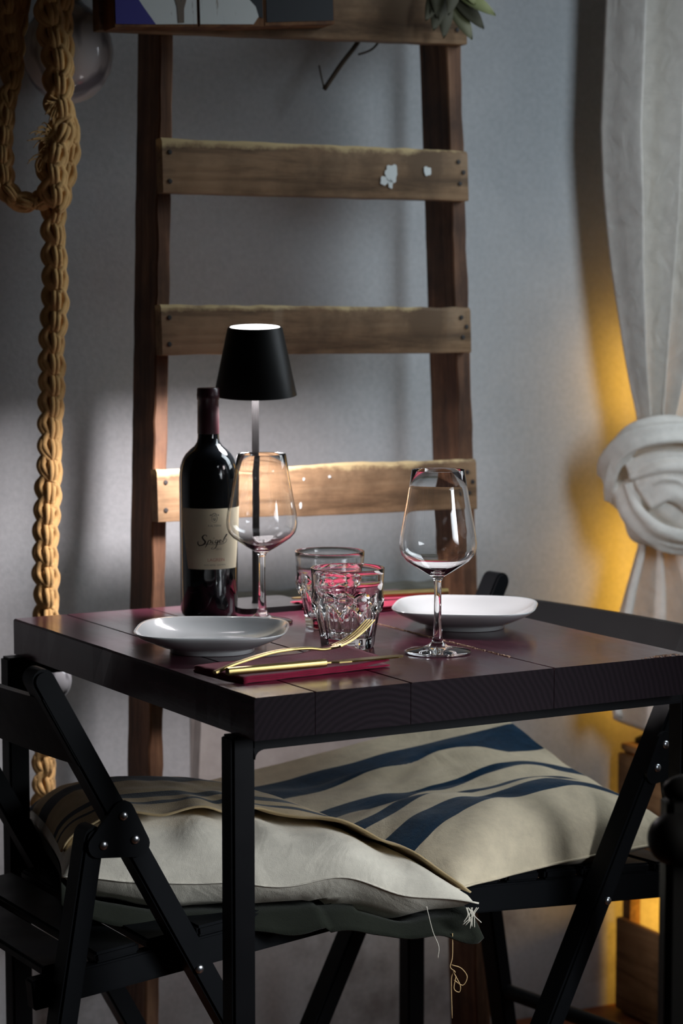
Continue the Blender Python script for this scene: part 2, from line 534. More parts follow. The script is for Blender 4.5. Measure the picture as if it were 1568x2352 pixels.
# ------------------------------------------------------------------ folding chairs
def chair(label, x, y, yaw):
    t = thing('folding_chair', label, 'chair', (x, y, 0), (0, 0, yaw), 'black folding chairs at the table')
    ZT = 0.768; SL = 0.55; WV = 0.205; b = 0.017; a = 0.013
    def bar(p0, p1, v, half, rnd=True):
        """flat bar in the chair's side plane from p0 to p1 with rounded ends"""
        p0, p1 = Vector((p0[0], p0[1])), Vector((p1[0], p1[1]))
        d = (p1 - p0).normalized(); n = Vector((-d.y, d.x)); L = (p1 - p0).length
        pts = []
        for k in range(9):
            w = pi / 2 + pi * k / 8
            pts.append(p0 + d * (cos(w) * half + half) + n * sin(w) * half)
        pts += [p1 - n * half, p1 + n * half]
        bmm = bmesh.new(); N = len(pts)
        lo = [bmm.verts.new((p.x, v - b, p.y)) for p in pts]; hi = [bmm.verts.new((p.x, v + b, p.y)) for p in pts]
        bmm.faces.new(lo[::-1]); bmm.faces.new(hi)
        for i in range(N): bmm.faces.new((lo[i], lo[(i + 1) % N], hi[(i + 1) % N], hi[i]))
        bmesh.ops.bevel(bmm, geom=[e for e in bmm.edges if abs(e.verts[0].co.y - e.verts[1].co.y) < 1e-6], offset=0.003, segments=2, affect='EDGES')
        return MB().bm(bmm)
    Aat = lambda z: (0.765 - z) * SL
    def bolt(x_, v, z_, s):
        M = Matrix.Translation((x_, v, z_)) @ Matrix.Rotation(-s * pi / 2, 4, 'X')
        mb = MB(); mb.lathe([(0.0052, 0.0), (0.0052, 0.0012), (0.0038, 0.0026), (0.0, 0.0030)], 14)
        mb.V = [M @ v_ for v_ in mb.V]
        return mb
    for s in (-1, 1):
        v = s * WV
        A = bar((Aat(ZT), ZT), (Aat(0.0) , 0.0), v, a).build('front_leg', M_CHAIR, t, auto=40)
        B = bar((0.064, 0.590), (-0.036, 0.0), v, a * 0.92).build('rear_leg', M_CHAIR, t, auto=40)
        # hinge plate on the outer face
        pl = []
        for cx, cz, r0, r1 in ((0.094, 0.603, 20, 130), (0.066, 0.570, 130, 270), (0.112, 0.566, 270, 380)):
            for k in range(7):
                w = radians(r0 + (r1 - r0) * k / 6); pl.append((cx + 0.014 * cos(w), cz + 0.014 * sin(w)))
        M = Matrix(((1, 0, 0, 0), (0, 0, 1, 0), (0, 1, 0, 0), (0, 0, 0, 1)))
        o0, o1 = sorted((s * (WV + b - 0.001), s * (WV + b + 0.0035)))
        h = MB().prism(pl, o0, o1, M).build('hinge_plate', M_CHAIR, t)
        for bx, bz in ((0.094, 0.600), (0.108, 0.572), (0.070, 0.570)):
            bolt(bx, s * (WV + b + 0.0035), bz, s).build('bolt', M_CHROME, h, smooth=True)
        bolt(0.188, s * (WV + b), 0.413, s).build('bolt', M_CHROME, A, smooth=True)
    # seat: two side rails and slats, tipped up towards the front
    th = radians(5.7)
    M = Matrix.Translation((0.0727, 0, 0.390)) @ Matrix.Rotation(-th, 4, 'Y')
    for s in (-1, 1):
        v = s * (WV - b - 0.012)
        MB().box(-0.07, 0.335, v - 0.010, v + 0.010, 0.0, 0.034, 0.002, M=M).build('seat_rail', M_CHAIR, t)
    for i in range(6):
        x0 = -0.055 + i * 0.064
        MB().box(x0, x0 + 0.054, -WV + b + 0.003, WV - b - 0.003, 0.0345, 0.047, 0.003, M=M).build('seat_slat', M_CHAIR, t)
    # curved backrest band
    V = []; F = []; n = 24
    for i in range(n + 1):
        q = -1 + 2 * i / n; y_ = q * (WV + b - 0.001)
        bow = 0.016 * (1 - q * q)
        for z, dx in ((0.660, 0), (0.737, 0), (0.737, -0.011), (0.660, -0.011)):
            V.append((Aat(z) + dx - bow - 0.002, y_, z))
    for i in range(n):
        for k in range(4): F.append([i * 4 + k, i * 4 + (k + 1) % 4, (i + 1) * 4 + (k + 1) % 4, (i + 1) * 4 + k])
    F += [[0, 1, 2, 3], [n * 4 + 3, n * 4 + 2, n * 4 + 1, n * 4]]
    MB().add(V, F).build('backrest', M_CHAIR, t, auto=40)
    MB().tube([(-0.011, -WV, 0.16), (-0.011, WV, 0.16)], 0.011, 14).build('stretcher', M_CHAIR, t, auto=50)
    return t
CHL = (-0.4338, 2.7542, radians(30.1)); CHR = (0.3462, 3.2402, radians(217.4))
chair('black folding chair under the torn open cushion, left of the table', *CHL)
chair('black folding chair under the closed striped cushion, before the curtain', *CHR)
def chp(ch, u, v, z):
    x, y, a = ch; return Vector((x + u * cos(a) - v * sin(a), y + u * sin(a) + v * cos(a), z))

# ------------------------------------------------------------------ cushions
def pillow_pt(cor, a, b, side, H, pw=0.5, dip=None):
    """cor: corners (a,b)=(-1,-1),(1,-1),(1,1),(-1,1); side +1 top, -1 bottom, 0 mid plane"""
    pin = 0.05
    aa = a * (1 - pin * (1 - a * a) * 0 - pin * (1 - b * b) * 0); bb = b
    aa = a * (1 - pin * (1 - b * b)); bb = b * (1 - pin * (1 - a * a))
    u, v = (aa + 1) / 2, (bb + 1) / 2
    p = cor[0] * (1 - u) * (1 - v) + cor[1] * u * (1 - v) + cor[2] * u * v + cor[3] * (1 - u) * v
    f = max(0.0, (1 - abs(a) ** 2.6)) ** pw * max(0.0, (1 - abs(b) ** 2.6)) ** pw
    return p, f * H * side

def sheet(fn, na, nb, a0, a1, b0, b1):
    V = []; F = []; UV = []
    for i in range(na + 1):
        for j in range(nb + 1):
            a = a0 + (a1 - a0) * i / na; b = b0 + (b1 - b0) * j / nb
            V.append(fn(a, b)); UV.append(((a + 1) / 2, (b + 1) / 2))
    for i in range(na):
        for j in range(nb):
            q = i * (nb + 1) + j; F.append([q, q + nb + 1, q + nb + 2, q + 1])
    return V, F, UV

def wrinkle(a, b, amp, sa=2.2, sb=2.2, seed=0.0):
    return amp * (nz(a * sa + seed, b * sb, seed) + 0.5 * nz(a * sa * 2.3, b * sb * 2.3 + seed, 4.0))

def right_cushion():
    cor = [chp(CHR, 0.00, 0.178, 0.455), chp(CHR, 0.42, 0.208, 0.462), chp(CHR, 0.575, -0.36, 0.482), chp(CHR, 0.045, -0.165, 0.588)]
    root = tag(bpy.data.objects.new('seat_cushion', None), 'beige cushion with blue stripes, closed and lit, on the chair beside the curtain', 'cushion', 'striped seat cushions')
    C.objects.link(root); base = chp(CHR, 0.25, 0.0, 0.46); root.location = base
    def pt(side):
        def f(a, b):
            p, _ = pillow_pt(cor, a, b, side, 1.0, 0.52)
            fa = max(0, 1 - abs(a) ** 2.4) ** (0.60 if a > 0 else 0.85)
            fb = max(0, 1 - abs(b) ** 2.4) ** (0.46 if b < 0 else 0.95)
            if side > 0:
                q1 = min(1.0, (1 + b) / 0.40)
                h = fa * sqrt(q1 * (2 - q1)) * ((1 - b) / 2) ** 1.15; Ht = 0.082
            else:
                h = fa * fb; Ht = -0.036
            e = (1 - a * a) * (1 - b * b)
            w = 0
            if side > 0:
                w = wrinkle(a, b, 0.016 * e ** 0.5, 1.5, 2.0, 1.7)
                w -= 0.008 * math.exp(-((a + 0.15) / 0.5) ** 2 - ((b - 0.05) / 0.35) ** 2)
                def ridge(a0, b0, a1, b1, wd, amp):
                    dx, dy = a1 - a0, b1 - b0; L2 = dx * dx + dy * dy
                    q = ((a - a0) * dx + (b - b0) * dy) / L2
                    d = ((a - a0) * dy - (b - b0) * dx) / sqrt(L2)
                    return amp * math.exp(-(d / wd) ** 2) * math.exp(-((q - 0.5) / 0.42) ** 4)
                w += ridge(-0.75, 0.25, 0.35, 0.42, 0.07, 0.011) + ridge(-0.55, 0.55, 0.15, 0.20, 0.06, -0.010)
                w += ridge(-0.8, -0.15, 0.0, -0.10, 0.06, 0.008) + ridge(-0.6, 0.0, 0.2, 0.06, 0.05, -0.007)
                w += ridge(0.0, -0.5, 0.75, -0.15, 0.08, 0.006)
            q = p + Vector((0.006 * nz(a * 4, b * 4, 9) * (1 - e), 0, h * Ht + w))
            ul = (q.x - CHR[0]) * cos(CHR[2]) + (q.y - CHR[1]) * sin(CHR[2])
            seat = 0.390 + (min(0.42, ul) - 0.0727) * 0.1 + 0.0485
            if side < 0: q.z = max(q.z, min(p.z, seat))
            return q - base
        return f
    st = [(0.150, 0.240), (0.315, 0.360), (0.450, 0.530), (0.680, 0.865)]
    M1 = mat_cloth('striped_canvas_cover_lit', (0.74, 0.63, 0.45), st, (0.004, 0.030, 0.066), crumple=(15, 8.0))  # canvas lightened, daylight on this cushion put into the colour
    V1, F1, U1 = sheet(pt(1), 64, 64, -1, 1, -1, 1)
    V2, F2, U2 = sheet(pt(-1), 40, 40, -1, 1, -1, 1)
    M2 = mat_cloth('striped_canvas_underside', (0.74, 0.63, 0.45), [(0.13, 0.32)], (0.006, 0.030, 0.06))
    mesh('cover', V1, F1, M1, root, True, U1); mesh('underside', V2, [f[::-1] for f in F2], M2, root, True, U2)
    # seam piping round the edge
    E = [pt(1)(a, -1) for a in [-1 + i / 20 for i in range(41)]] + [pt(1)(1, b) for b in [-1 + i / 20 for i in range(1, 41)]]
    MB().tube(E, 0.0016, 6).build('seam', M1, root, True)
right_cushion()

def left_cushion():
    cor = [chp(CHL, 0.085, -0.075, 0.500), chp(CHL, 0.487, -0.338, 0.476), chp(CHL, 0.425, 0.165, 0.484), chp(CHL, 0.20, 0.30, 0.486)]
    root = tag(bpy.data.objects.new('seat_cushion', None), 'striped cushion torn open along its edge, white pillow showing', 'cushion', 'striped seat cushions')
    C.objects.link(root); base = chp(CHL, 0.25, 0.0, 0.46); root.location = base
    def inner(side):
        def f(a, b):
            p, h = pillow_pt(cor, a, b, side, 1.0, 0.46)
            z = h * (0.070 if side > 0 else 0.062)
            e = (1 - a * a) * (1 - b * b)
            pl = max(0, -b)   # gathers near the open edge
            w = 0.0055 * sin(a * 17 + 4 * nz(a * 2.3, b)) * pl * (1 - abs(a) ** 6) * min(1, (1 + b) * 4)
            sag = (0.016 * math.exp(-((a - 0.40) / 0.20) ** 2) + 0.006 * nz(a * 3.2, 7.7)) * max(0, 1 - (1 + b) * 2.2)
            q = p + Vector((0, 0, z + w + sag))
            if side < 0:
                dx, dy = q.x - CHL[0], q.y - CHL[1]
                ul, vl = dx * cos(CHL[2]) + dy * sin(CHL[2]), -dx * sin(CHL[2]) + dy * cos(CHL[2])
                if vl > -0.215: q.z = max(q.z, min(p.z, 0.390 + (min(0.42, ul) - 0.0727) * 0.1 + 0.056))
            return q - base
        return f
    V1, F1, U1 = sheet(inner(1), 90, 50, -1, 1, -1, 1); V2, F2, U2 = sheet(inner(-1), 60, 40, -1, 1, -1, 1)
    n1 = len(V1)
    mb = MB(); mb.add(V1, F1); mb.add(V2, [f[::-1] for f in F2])
    ip = mb.build('inner_pillow', M_INNER, root, True); ip['label'] = 'white satin pillow inside the cover'
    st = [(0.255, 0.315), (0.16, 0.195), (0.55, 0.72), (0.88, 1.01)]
    M1 = mat_cloth('striped_canvas_cover_shaded', (0.50, 0.37, 0.20), st, (0.003, 0.014, 0.026))  # same canvas in darker tones, shade put into the colour
    def cov(a, b):
        # b from -1 (open edge) to 1; the open edge stays back from the pillow's edge
        edge = -0.66 + 0.05 * nz(a * 3, 1.2) + 0.30 * max(0, a) ** 3 * -1
        bb = edge + (1 - edge) * (b + 1) / 2
        p = inner(1)(a * 0.99, bb)
        lift = 0.005 + 0.010 * max(0, -b) ** 6 + 0.003 * nz(a * 5, b * 5, 2)
        return p + Vector((0, 0, lift * min(1, 3 * (1 - abs(a)) + 0.3)))
    V3, F3, U3 = sheet(cov, 80, 40, -1, 1, -1, 1)
    o = mesh('cover', V3, F3, M1, root, True, U3)
    md = o.modifiers.new('thickness', 'SOLIDIFY'); md.thickness = 0.0025; md.offset = 1
    ML = mat_cloth('dark_olive_cover_lining', (0.020, 0.023, 0.016))
    def low(a, b):
        # underside of the cover: hangs out beneath the pillow along the open edge
        if b < -0.8:
            k = (-0.8 - b) / 0.2
            p0 = inner(-1)(a, -0.92); p1 = inner(-1)(a, -1)
            d = (p1 - p0); d.z = 0; d = d.normalized() if d.length > 1e-6 else Vector((0, 0, 0))
            p = p0.lerp(p1, k * 0.9)
            droop = 0.024 + 0.012 * nz(a * 4, 5) + 0.010 * math.exp(-((a - 0.97) / 0.12) ** 2) - 0.010 * math.exp(-((a - 0.78) / 0.1) ** 2)
            return Vector((p.x, p.y, p0.z - 0.006 - droop * k ** 1.2)) + d * 0.010 * k
        p = inner(-1)(a, b); return Vector((p.x, p.y, p.z - 0.006))
    V4, F4, U4 = sheet(low, 80, 60, -1, 1, -1, 1)
    o = mesh('cover_underside', V4, F4, ML, root, True, U4)
    md = o.modifiers.new('thickness', 'SOLIDIFY'); md.thickness = 0.0022
    # seam of the pillow
    E = [inner(1)(a, -1) - Vector((0, 0.0, 0)) for a in [-1 + i / 30 for i in range(61)]]
    MB().tube(E, 0.0011, 6).build('seam', M_INNER, root, True)
    # loose threads at the torn corner
    tip = inner(1)(1, -1)
    def th(pts, r=0.0006, m=M_THREAD):
        MB().tube(crom([tip + Vector(p) for p in pts], 6), r, 5).build('loose_thread', m, root, True)
    th([(-0.030, 0, -0.035), (-0.030, 0, -0.062), (-0.0325, -0.002, -0.074), (-0.027, -0.002, -0.080), (-0.031, 0.001, -0.088), (-0.030, 0, -0.135)])
    th([(-0.031, 0, -0.072), (-0.020, 0, -0.076), (-0.013, 0, -0.086), (-0.018, 0, -0.096), (-0.028, 0, -0.090)])
    th([(-0.029, 0, -0.080), (-0.021, 0, -0.096), (-0.022, 0, -0.104), (-0.028, 0, -0.100), (-0.026, 0, -0.086)])
    th([(-0.060, -0.006, -0.002), (-0.053, -0.008, -0.03), (-0.046, -0.008, -0.048), (-0.047, -0.008, -0.062)], 0.0005, M_INNER)
    for i in range(9):
        x = -0.016 + 0.016 * random.random()
        th([(x, -0.003, -0.004), (x + random.uniform(-.006, .006), -0.006, -0.012), (x + random.uniform(-.008, .012), -0.006, -0.020 - 0.008 * random.random())], 0.0006, M_INNER)
left_cushion()

# ------------------------------------------------------------------ things on the table
def bottle():
    t = thing('wine_bottle', 'dark full wine bottle with a cream label and burgundy capsule', 'bottle', tp(0.2310, 0.5645), (0, 0, 0))
    prof = [(0.0, 0.004), (0.018, 0.004), (0.030, 0.0), (0.0345, 0.002), (0.0368, 0.008), (0.0372, 0.05), (0.0380, 0.178), (0.0376, 0.186), (0.0362, 0.195), (0.0333, 0.2035), (0.0295, 0.2098), (0.0240, 0.2155), (0.0180, 0.2205), (0.0148, 0.2255), (0.0138, 0.231), (0.0136, 0.24), (0.0134, 0.288), (0.0, 0.288)]
    MB().lathe(prof, 64).build('body', M_BOTTLE, t, auto=40)
    MB().lathe([(0.0139, 0.236), (0.0141, 0.2365), (0.0139, 0.262), (0.0138, 0.2795), (0.0146, 0.2805), (0.0147, 0.2865), (0.0143, 0.2885), (0.0143, 0.2935), (0.0132, 0.2950), (0.0, 0.2950)], 48).build('capsule', M_FOIL, t, auto=40)
    # label, wider at the top, wrapped on the body; angle 0 faces the camera
    face = math.atan2(-3.107, 0.171)
    R = lambda z: lerp_tab([(0.05, 0.0372), (0.178, 0.0380)], z) + 0.0003
    def cyl(ang, z, lift=0.0):
        r = R(z) + lift; w = face + ang; return Vector((r * cos(w), r * sin(w), z))
    c0 = radians(11)
    V = []; F = []; n = 40; mrows = 8; z0, z1 = 0.0645, 0.1425
    for j in range(mrows + 1):
        z = z0 + (z1 - z0) * j / mrows; hw = radians(56 + 21 * j / mrows)
        for i in range(n + 1): V.append(cyl(c0 - hw + 2 * hw * i / n, z))
    for j in range(mrows):
        for i in range(n): q = j * (n + 1) + i; F.append([q, q + 1, q + n + 2, q + n + 1])
    lab = mesh('label', V, F, M_LABEL, t, True)
    lab['label'] = 'cream paper label'
    # printed words
    def word(txt, size, xc, zc, m, name):
        cu = bpy.data.curves.new(name, 'FONT'); cu.body = txt; cu.size = size; cu.align_x = 'CENTER'; cu.align_y = 'CENTER'; cu.resolution_u = 3
        o = bpy.data.objects.new(name, cu); C.objects.link(o)
        dg = bpy.context.evaluated_depsgraph_get()
        me = bpy.data.meshes.new_from_object(o.evaluated_get(dg)); bpy.data.objects.remove(o)
        for v in me.vertices: v.co = cyl((xc + v.co.x) / 0.038, zc + v.co.y, 0.00025)
        link(name, me, m, lab)
    def stroke(paths, m, name):
        mb = MB()
        for P, w in paths:
            Q = crom([Vector((x, z, 0)) for x, z in P], 7)
            L = len(Q); Vv = []; Ff = []
            for i, p in enumerate(Q):
                d = (Q[min(i + 1, L - 1)] - Q[max(i - 1, 0)]); nrm = Vector((-d.y, d.x, 0)).normalized()
                ww = (w[0] + (w[1] - w[0]) * sin(pi * i / (L - 1))) / 2
                # pen: thicker on down strokes
                ww *= 0.7 + 0.6 * abs(d.y) / max(1e-9, d.length)
                for s in (-1, 1):
                    c = p + nrm * ww * s; Vv.append(cyl(c.x / 0.038, c.y, 0.00025))
            for i in range(L - 1): Ff.append([2 * i, 2 * i + 1, 2 * i + 3, 2 * i + 2])
            mb.add(Vv, Ff)
        mesh(name, mb.V, mb.F, m, lab)
    u = 0.001
    def S(pts): return [(0.0055 + (x - 23) * u * 0.86, 0.099 + (y - 6) * u * 0.92) for x, y in pts]
    W = (0.0003, 0.0009)
    stroke([
        (S([(13.5, 14.5), (12.5, 16.5), (9.5, 16.5), (7, 14), (8, 11), (10.5, 8.5), (11, 6), (8, 3.2), (3, 2), (0, 4), (0, 7), (1, 7.6)]), (0.0004, 0.0016)),
        (S([(1.5, 0.5), (6, 3), (11, 4), (16, 3.6), (28, 3.2), (38, 4), (43, 6), (45, 9), (43, 11), (40.5, 8)]), (0.0003, 0.0006)),
        (S([(16, 9.5), (14, 4.5), (11, -1)]), W), (S([(15.2, 7.5), (18, 9.6), (19.6, 8.2), (18.6, 5.6), (15, 5)]), W),
        (S([(22.8, 9.4), (21.4, 6), (22.6, 5), (24, 6.2)]), W), (S([(24, 12), (24.6, 12.6)]), (0.0008, 0.0010)),
        (S([(30, 9), (27.5, 9.6), (26, 7.4), (26.6, 5.2), (29, 6.4), (30.4, 9), (28.5, 3), (26, -1.5), (22.5, -3), (20, -2.4), (23, 0.4)]), W),
        (S([(32, 6.6), (35, 8), (34.6, 9.6), (32.6, 8.8), (32, 6.4), (33.6, 5), (36.5, 6.4)]), W),
        (S([(37, 6.5), (43, 13.5), (45.5, 16.5), (44.4, 16.8), (40, 11), (38.2, 6.4), (39.6, 5.4)]), (0.0004, 0.0009)),
    ], M_INK, 'script_lettering')
    word('2013', 0.0040, 0.0125, 0.0905, M_INKG, 'vintage_lettering')
    word('KALTERN', 0.0040, 0.0075, 0.1205, M_INKG, 'maker_lettering')
    word('LAGREIN', 0.0058, 0.0095, 0.0765, M_INKR, 'grape_lettering')
    word('ALTO ADIGE · SÜDTIROL', 0.0026, 0.0080, 0.0700, M_INKG, 'origin_lettering')
    cx, cz = 0.0072, 0.1300
    def K(pts): return [(cx + x * 0.00048, cz + z * 0.00048) for x, z in pts]
    stroke([
        (K([(-6, -8), (-7, -2), (-7, 4), (0, 5), (7, 4), (7, -2), (5, -8), (0, -11), (-5, -8)]), (0.0003, 0.0006)),
        (K([(-5, 6), (-7, 9), (-4, 12), (0, 14), (4, 12), (6, 9), (4, 6)]), (0.0005, 0.0010)),
        (K([(-4, 2), (0, -6), (3, 2)]), (0.0004, 0.0008)), (K([(-9, 7), (-11, 9), (-8, 11)]), (0.0006, 0.0012)), (K([(9, 7), (11, 9), (9, 11)]), (0.0006, 0.0012)),
        (K([(-4, -3), (0, 0), (4, -4)]), (0.0004, 0.0007)), (K([(-3, 9), (0, 8), (3, 10)]), (0.0006, 0.001)),
    ], M_INKG, 'crest_print')
bottle()

def wine_glass(u, v, label):
    t = thing('wine_glass', label, 'glass', tp(u, v, TZ + 0.0004), (0, 0, 0), 'empty wine glasses on the table')
    out = [(0.0, 0.0), (0.036, 0.0), (0.0388, 0.0008), (0.0390, 0.0018), (0.036, 0.0030), (0.024, 0.0050), (0.012, 0.0080), (0.0070, 0.0125), (0.0054, 0.020), (0.0044, 0.040), (0.0042, 0.070), (0.0045, 0.084), (0.0060, 0.0885), (0.0105, 0.0915), (0.0190, 0.0965), (0.0290, 0.1030), (0.0370, 0.1085), (0.0425, 0.1150), (0.0448, 0.1220), (0.0452, 0.1285), (0.0441, 0.1390), (0.0380, 0.1715), (0.0342, 0.1930), (0.0309, 0.2140)]
    th = 0.0011
    inn = [(0.0306, 0.2145), (0.0303, 0.2139), (0.0336, 0.1930), (0.0374, 0.1715), (0.0434, 0.1390), (0.0444, 0.1285), (0.0440, 0.1223), (0.0417, 0.1156), (0.0361, 0.1094), (0.0280, 0.1041), (0.0175, 0.0982), (0.0082, 0.0950), (0.0, 0.0942)]
    k = [i for i, q in enumerate(out) if q[1] < 0.086]
    MB().lathe(out + inn, 72).build('bowl', M_GLASS, t, True)
    return t
wine_glass(0.3258, 0.1591, 'empty wine glass standing alone before the right-hand white plate')
wine_glass(0.2602, 0.4734, 'empty wine glass beside the dark wine bottle')

def tumbler(u, v, rot, label):
    t = thing('water_tumbler', label, 'glass', tp(u, v, TZ + 0.0004), (0, 0, rot), 'faceted water tumblers')
    n = 10; seg = 12; N = n * seg
    zs = [0.0, 0.0015, 0.004, 0.010, 0.020, 0.030, 0.040, 0.044, 0.047, 0.050, 0.0525, 0.055, 0.058, 0.061, 0.064, 0.067, 0.070, 0.078, 0.088, 0.0930, 0.0946, 0.0950]
    def fac_r(z, th_):
        r0 = lerp_tab([(0, 0.0300), (0.0015, 0.0308), (0.01, 0.0318), (0.02, 0.0334), (0.04, 0.0372), (0.06, 0.0396)], z)
        # flat panel between raised ribs
        return r0 * cos(pi / n) / cos(th_) * 1.025
    def rim_r(z): return lerp_tab([(0.04, 0.0412), (0.050, 0.0428), (0.058, 0.0434), (0.064, 0.0424), (0.070, 0.0420), (0.09, 0.0436), (0.0946, 0.0437), (0.0950, 0.0430)], z)
    V = []; F = []
    for z in zs:
        for j in range(N):
            th_ = ((j % seg) / seg - 0.5) * 2 * pi / n
            arch = 0.0535 - 0.011 * (abs(th_) / (pi / n)) ** 1.6
            k = min(1, max(0, (z - arch + 0.0025) / 0.005)); k = k * k * (3 - 2 * k)
            r = fac_r(z, th_) * (1 - k) + rim_r(z) * k
            w = 2 * pi * j / N; V.append((r * cos(w), r * sin(w), z))
    L = len(zs)
    inn = [(0.0418, 0.0950), (0.0412, 0.0940), (0.0408, 0.088), (0.0396, 0.070), (0.0376, 0.052), (0.0340, 0.034), (0.0302, 0.0165), (0.0285, 0.0135), (0.020, 0.0118), (0.010, 0.0112)]
    for r, z in inn: V += [(r * cos(2 * pi * j / N), r * sin(2 * pi * j / N), z) for j in range(N)]
    R = L + len(inn)
    for i in range(R - 1):
        for j in range(N): F.append([i * N + j, i * N + (j + 1) % N, (i + 1) * N + (j + 1) % N, (i + 1) * N + j])
    c = len(V); V.append((0, 0, 0.0112)); F += [[(R - 1) * N + j, (R - 1) * N + (j + 1) % N, c] for j in range(N)]
    c = len(V); V.append((0, 0, 0.0008)); F += [[(j + 1) % N, j, c] for j in range(N)]
    MB().add(V, F).build('tumbler_body', M_GLASS, t, auto=28)
    return t
tumbler(0.2556, 0.2482, 0.10, 'faceted glass tumbler directly behind the fork tips')
tumbler(0.3199, 0.4048, 0.33, 'faceted glass tumbler half hidden behind another tumbler, nearer the lamp')

def plate(u, v, rot, label, half=0.090):
    t = thing('dinner_plate', label, 'plate', tp(u, v, TZ + 0.0004), (0, 0, rot), 'white square plates')
    N = 96; n = 3.4
    def sq(w, k): 
        c, s = cos(w), sin(w); r = (abs(c) ** k + abs(s) ** k) ** (-1 / k); return r
    rows = [(0.52, 0.0, 2.4), (0.55, 0.0, 2.4), (0.555, 0.0042, 2.4), (0.66, 0.0070, 2.6), (0.82, 0.0135, 2.9), (0.94, 0.0195, n), (0.992, 0.0232, n), (1.0, 0.0243, n), (0.992, 0.0252, n), (0.965, 0.0242, n), (0.90, 0.0200, n), (0.80, 0.0142, 2.9), (0.68, 0.0098, 2.7), (0.55, 0.0078, 2.4), (0.30, 0.0070, 2.0)]
    V = []; F = []
    for k, z, e in rows:
        for j in range(N):
            w = 2 * pi * j / N; r = sq(w, e) * half * k; V.append((r * cos(w), r * sin(w), z * 1.08))
    R = len(rows)
    for i in range(R - 1):
        for j in range(N): F.append([i * N + j, i * N + (j + 1) % N, (i + 1) * N + (j + 1) % N, (i + 1) * N + j])
    c = len(V); V.append((0, 0, 0.0074)); F += [[(R - 1) * N + j, (R - 1) * N + (j + 1) % N, c] for j in range(N)]
    c = len(V); V.append((0, 0, 0.003)); F += [[(j + 1) % N, j, c] for j in range(N)]
    # square corners rise a little
    V = [Vector(q) for q in V]
    MB().add(V, F).build('plate_body', M_PLATE, t, smooth=True)
    return t
plate(0.105, 0.306, radians(-2), 'white square plate with rounded corners behind the napkin, near the bottle')
plate(0.466, 0.318, radians(-8), 'white square plate beyond the lone wine glass, by the far chair')

def lamp():
    t = thing('table_lamp', 'cordless black table lamp lighting the wall behind the bottle', 'lamp', tp(0.312, 0.5883), (0, 0, TYAW))
    b = bmesh.new(); pts = []
    hx, hy, r = 0.053, 0.050, 0.012
    for cx, cy, a0 in ((hx - r, hy - r, 0), (-hx + r, hy - r, 90), (-hx + r, -hy + r, 180), (hx - r, -hy + r, 270)):
        for k in range(7):
            w = radians(a0 + 15 * k); pts.append((cx + 0.013 + r * cos(w), cy + 0.006 + r * sin(w)))
    MB().prism(pts, 0.0, 0.0075).build('base', mat_black('charcoal_lamp_base', (0.03, 0.03, 0.03), 0.3), t)
    MB().lathe([(0.0058, 0.0075), (0.0050, 0.012), (0.0048, 0.29), (0.0075, 0.302), (0.0075, 0.330)], 20).build('pole', M_SHADE, t, True)
    hd = Matrix.Translation((0, 0, 0.325)) @ Matrix.Rotation(-TYAW, 4, 'Z') @ Matrix.Rotation(radians(5.2), 4, 'X') @ Matrix.Translation((0, 0, -0.325))
    def tilt(mb):
        mb.V = [hd @ v for v in mb.V]; return mb
    sh = MB()
    sh.lathe([(0.0545, 0.2825), (0.0360, 0.3700), (0.0338, 0.3722), (0.0330, 0.3712), (0.0325, 0.3690), (0.0530, 0.2830)], 72, closed=True)
    tilt(sh).build('lamp_shade', M_SHADE, t, auto=40)
    tilt(MB().lathe([(0.0523, 0.2838), (0.0508, 0.2935), (0.0, 0.2935)], 64)).build('reflector', M_SHADE_IN, t, True)
    tilt(MB().lathe([(0.0470, 0.2927), (0.0, 0.2927)], 48)).build('light_disc', M_LED, t)
    tilt(MB().lathe([(0.0326, 0.3716), (0.0, 0.3722)], 48)).build('top_light', M_LEDTOP, t)
lamp()

def napkin(loc, rot, label):
    t = thing('napkin', label, 'napkin', loc, (0, 0, rot), 'burgundy folded napkins')
    def layer(z0, shrink, seed, flare):
        L, Wd = 0.196 - shrink, 0.104 - shrink * 0.5
        n, m_ = 36, 18
        def f(a, b):
            x = a * L / 2; y = b * Wd / 2
            fl_ = max(0, (a - 0.30) / 0.70)
            z = z0 + flare * fl_ ** 2 * (0.6 + 0.4 * b * (1 if seed % 2 else -1)) + 0.0008 * nz(a * 4, b * 4, seed)
            # folded (rounded) left edge presses down
            k = max(0, (-a - 0.93) / 0.07); z -= 0.0012 * k * k
            return Vector((x + 0.0015 * nz(b * 3, seed), y + 0.002 * nz(a * 3, seed, 5), z))
        V, F, U = sheet(f, n, m_, -1, 1, -1, 1)
        return V, F
    for i, (z0, sh, fl_) in enumerate(((0.0012, 0.0, 0.001), (0.0034, 0.002, 0.004), (0.0056, 0.001, 0.009))):
        V, F = layer(z0, sh, i + 1, fl_)
        o = mesh('napkin_layer', V, F, M_NAPKIN, t, True)
        md = o.modifiers.new('thickness', 'SOLIDIFY'); md.thickness = 0.0019; md.offset = 0
    return t
np_yaw = TYAW + radians(5.5)
NAP = tp(0.1225, 0.142)
napkin(NAP + Vector((0, 0, 0.0004)), np_yaw, 'burgundy folded napkin under the gold knife and fork, near table edge')
NAPF = tp(0.458, 0.535)
napkin(NAPF + Vector((0, 0, 0.0004)), np_yaw + pi + radians(4), 'burgundy folded napkin behind the far plate at the table back')

